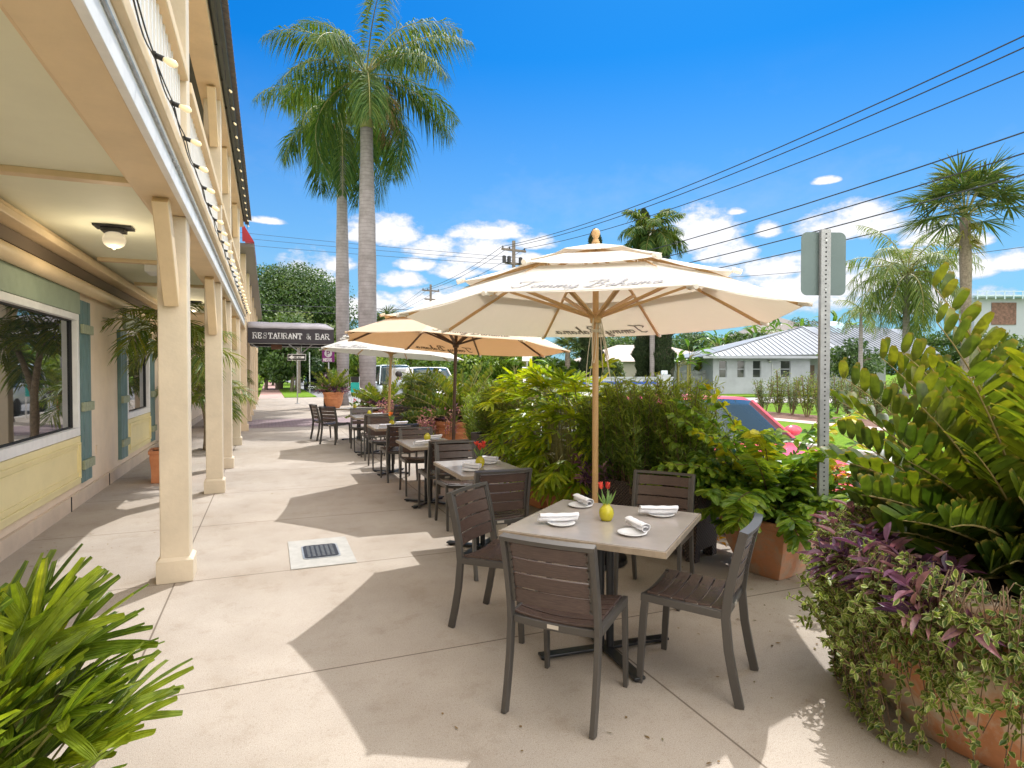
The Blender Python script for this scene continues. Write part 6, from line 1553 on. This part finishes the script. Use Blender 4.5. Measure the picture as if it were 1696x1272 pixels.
cypress('shorter cypress right of the tallest one, mostly below the umbrella rim', 1096, 46, 8.2, .95, 182)
cypress('cypress directly behind the big umbrella\'s finial and pole', 985, 48, 12.7, .85, 183)
cypress('cypress immediately left of the big umbrella pole', 974, 45, 7.0, .6, 184)
# palms across the street
p = G(1080, 45.5); feather_palm('coconut_palm', 'palm with dark fronds right beside the tallest cypress', p.x, p.y, 12.2, .2, 3.0, 26, 'palm', 191, None, shaft=1.0, npair=60, ll=.75, lw=.1, el=(80,-45), z0=-.05)
p = G(1500, 27); feather_palm('queen_palm', 'yellow-green queen palm between the street sign and the fan palm', p.x, p.y, 6.1, .16, 3.0, 30, 'queen', 192, None, shaft=.2, npair=60, ll=.62, lw=.045, el=(84,-50), z0=-.02, droop=.8, bend=(1.2,2.0))
p = G(1425, 34); feather_palm('small_palm', 'small drooping palm over the right end of the metal roof', p.x, p.y, 5.2, .12, 1.7, 11, 'queen', 197, None, shaft=.2, npair=32, ll=.45, lw=.04, el=(70,-30), z0=-.02)
def fan_palm(lab, x, y, h, tr, n, fr, seed, stem=1.0, lm='sabal', boots=True, lean=(0,0), z0=-.03):
    rng = np.random.default_rng(seed); t = thing('fan_palm', lab, 'palm tree', (x, y, z0)); mb = MB()
    mb.tube([(lean[0]*(i/10)**1.5, lean[1]*(i/10), h*i/10) for i in range(11)], [tr*(1.2 if i == 0 else 1)*(.9+.1*math.sin(i)) for i in range(11)], 16); mb.build('trunk', M['bark'], t, smooth=True)
    c = np.array([lean[0], lean[1], h]); lf = MB(); st = MB(); ol = MB()
    for i in range(n):
        u = i/n; az = i*2.4; el = R(84-88*u+rng.uniform(-8,8)); fan(lf, st, c, az, el, stem*(.8+.4*rng.random()), fr, rng, 34, .06, 115, LANCE, .2, .25, thick=.018)
    if boots:
        for i in range(34):
            az = rng.random()*6.28; z = -.1-1.0*rng.random(); k = 7; o = np.array([math.cos(az), math.sin(az), 0.]); leaves(ol, np.repeat((c+o*tr*.8+np.array([0,0,z]))[None],k,0), o+rng.normal(size=(k,3))*.35+np.array([0,0,.5]), o+rng.normal(size=(k,3))*.3, .55, .035, LANCE, .9, .2, rng)
        ol.build('old_leaf_bases', LM['sabaly'], t)
    st.build('frond_stalks', M['rachis'], t); lf.build('fronds', LM[lm], t)
p = G(1600, 22); fan_palm('fan palm with round dark fronds high at the right', p.x, p.y, 7.1, .19, 26, 1.15, 193, 1.25, lean=(-.35,-.1))
p = G(797, 62); fan_palm('small fan palm above the big umbrella\'s left slope', p.x, p.y, 9.6, .2, 18, 1.3, 194, .8, boots=False)
p = G(640, 52); fan_palm('fan palm right of the thick royal palm trunk', p.x, p.y, 5.6, .2, 16, 1.2, 195, .9, boots=False)
p = G(940, 45); fan_palm('fan palm in the shadow left of the umbrella pole', p.x, p.y, 3.2, .2, 14, .9, 196, .8, boots=False)
# banana and traveller plants
def banana(lab, px, d, h, n, seed, z0=-.03):
    rng = np.random.default_rng(seed); p = G(px, d); t = thing('banana_plant', lab, 'plant', (p.x, p.y, z0)); lf = MB(); st = MB()
    for i in range(n):
        bx, by = rng.normal()*.7, rng.normal()*.5; hh = h*(.55+.45*rng.random()); st.tube([(bx,by,0),(bx,by,hh*.75)], [.1,.06], 8)
        for k in range(7):
            az = rng.random()*6.28; el = R(rng.uniform(25,85)); P, T_ = arc((bx,by,hh*.72), az, el, hh*.22, .3, 4); st.tube(P, .02, 5)
            d_ = T_[-1]; leaves(lf, P[-1][None], d_[None], np.array([[0,0,1.]]) - d_*.3, hh*.30+.3, .34, (.3,.9,1,.95,.8,.5,.05), .55, .25, rng)
    st.build('stems', M['rachis'], t); lf.build('leaves', LM['banana'], t)
banana('banana plants above the left slope of the metal roof', 1262, 57, 6.6, 8, 201); banana('banana plants behind the wooden fence', 1205, 56, 5.4, 7, 202); banana('banana plants leaning by the cypresses', 1128, 46, 4.6, 4, 203)
banana('banana leaves left of the street sign above the roof', 1310, 58, 6.4, 5, 204); banana('broad leafed plant right of the sign above the roof', 1395, 60, 7.4, 6, 205); banana('light green banana clump in the yard under the tan umbrella', 860, 42, 3.0, 4, 206)
p = G(1418, 40); broad_tree('drooping leafy tree with orange stems in front of the porch', p.x, p.y, 3.6, 2.2, 1.6, 1.3, 210, 'tree', 26, 150, .24, .08, None, zc=2.4)
# grey street poles by the far walk
for px, d, h, lab in ((495,46,3.4,'grey wooden post on the grass tip by the one way sign'),(513,47,3.1,'thin steel pole in front of the dark pickup truck')):
    p = G(px, d); mb = MB(); r = .14 if d == 46 else .05; mb.tube([(0,0,0),(0,0,h)], [r,r*.9], 10); mb.lathe([(r*1.05,h),(r*1.05,h+.03),(.001,h+.04)], 10); o = mb.build('street_pole', M['polewood'] if d == 46 else M['steel'], loc=(p.x,p.y,.0)); tag(o, lab, 'pole')

# ------------------------------------------------------------ fallen leaves
rng = np.random.default_rng(300); lf = MB(); n = 210
cx = np.array([[2.9,2.9],[3.5,3.3],[2.7,5.2],[-1.6,6.5],[-.7,8.9],[3.0,6.3],[1.2,2.2],[2.3,1.4]]); k = rng.integers(0, len(cx), n)
P_l = cx[k] + rng.normal(size=(n,2))*.42; P_l = P_l[(P_l[:,0] < 3.9) & (P_l[:,0] > -2.05)]; n = len(P_l)
leaves(lf, np.concatenate([P_l, np.full((n,1), .006)], 1), rdir(rng,n)*np.array([1,1,.06]), np.array([0,0,1.])+rdir(rng,n)*.2, .012+.028*rng.random(n)**2, .006+.009*rng.random(n), (.1,.9,1,.7,.05), 0, .1, rng)
o = lf.build('leaf_litter', LM['palmdry']); tag(o, 'small dry fallen leaves scattered on the patio paving', 'leaf litter', kind='stuff')
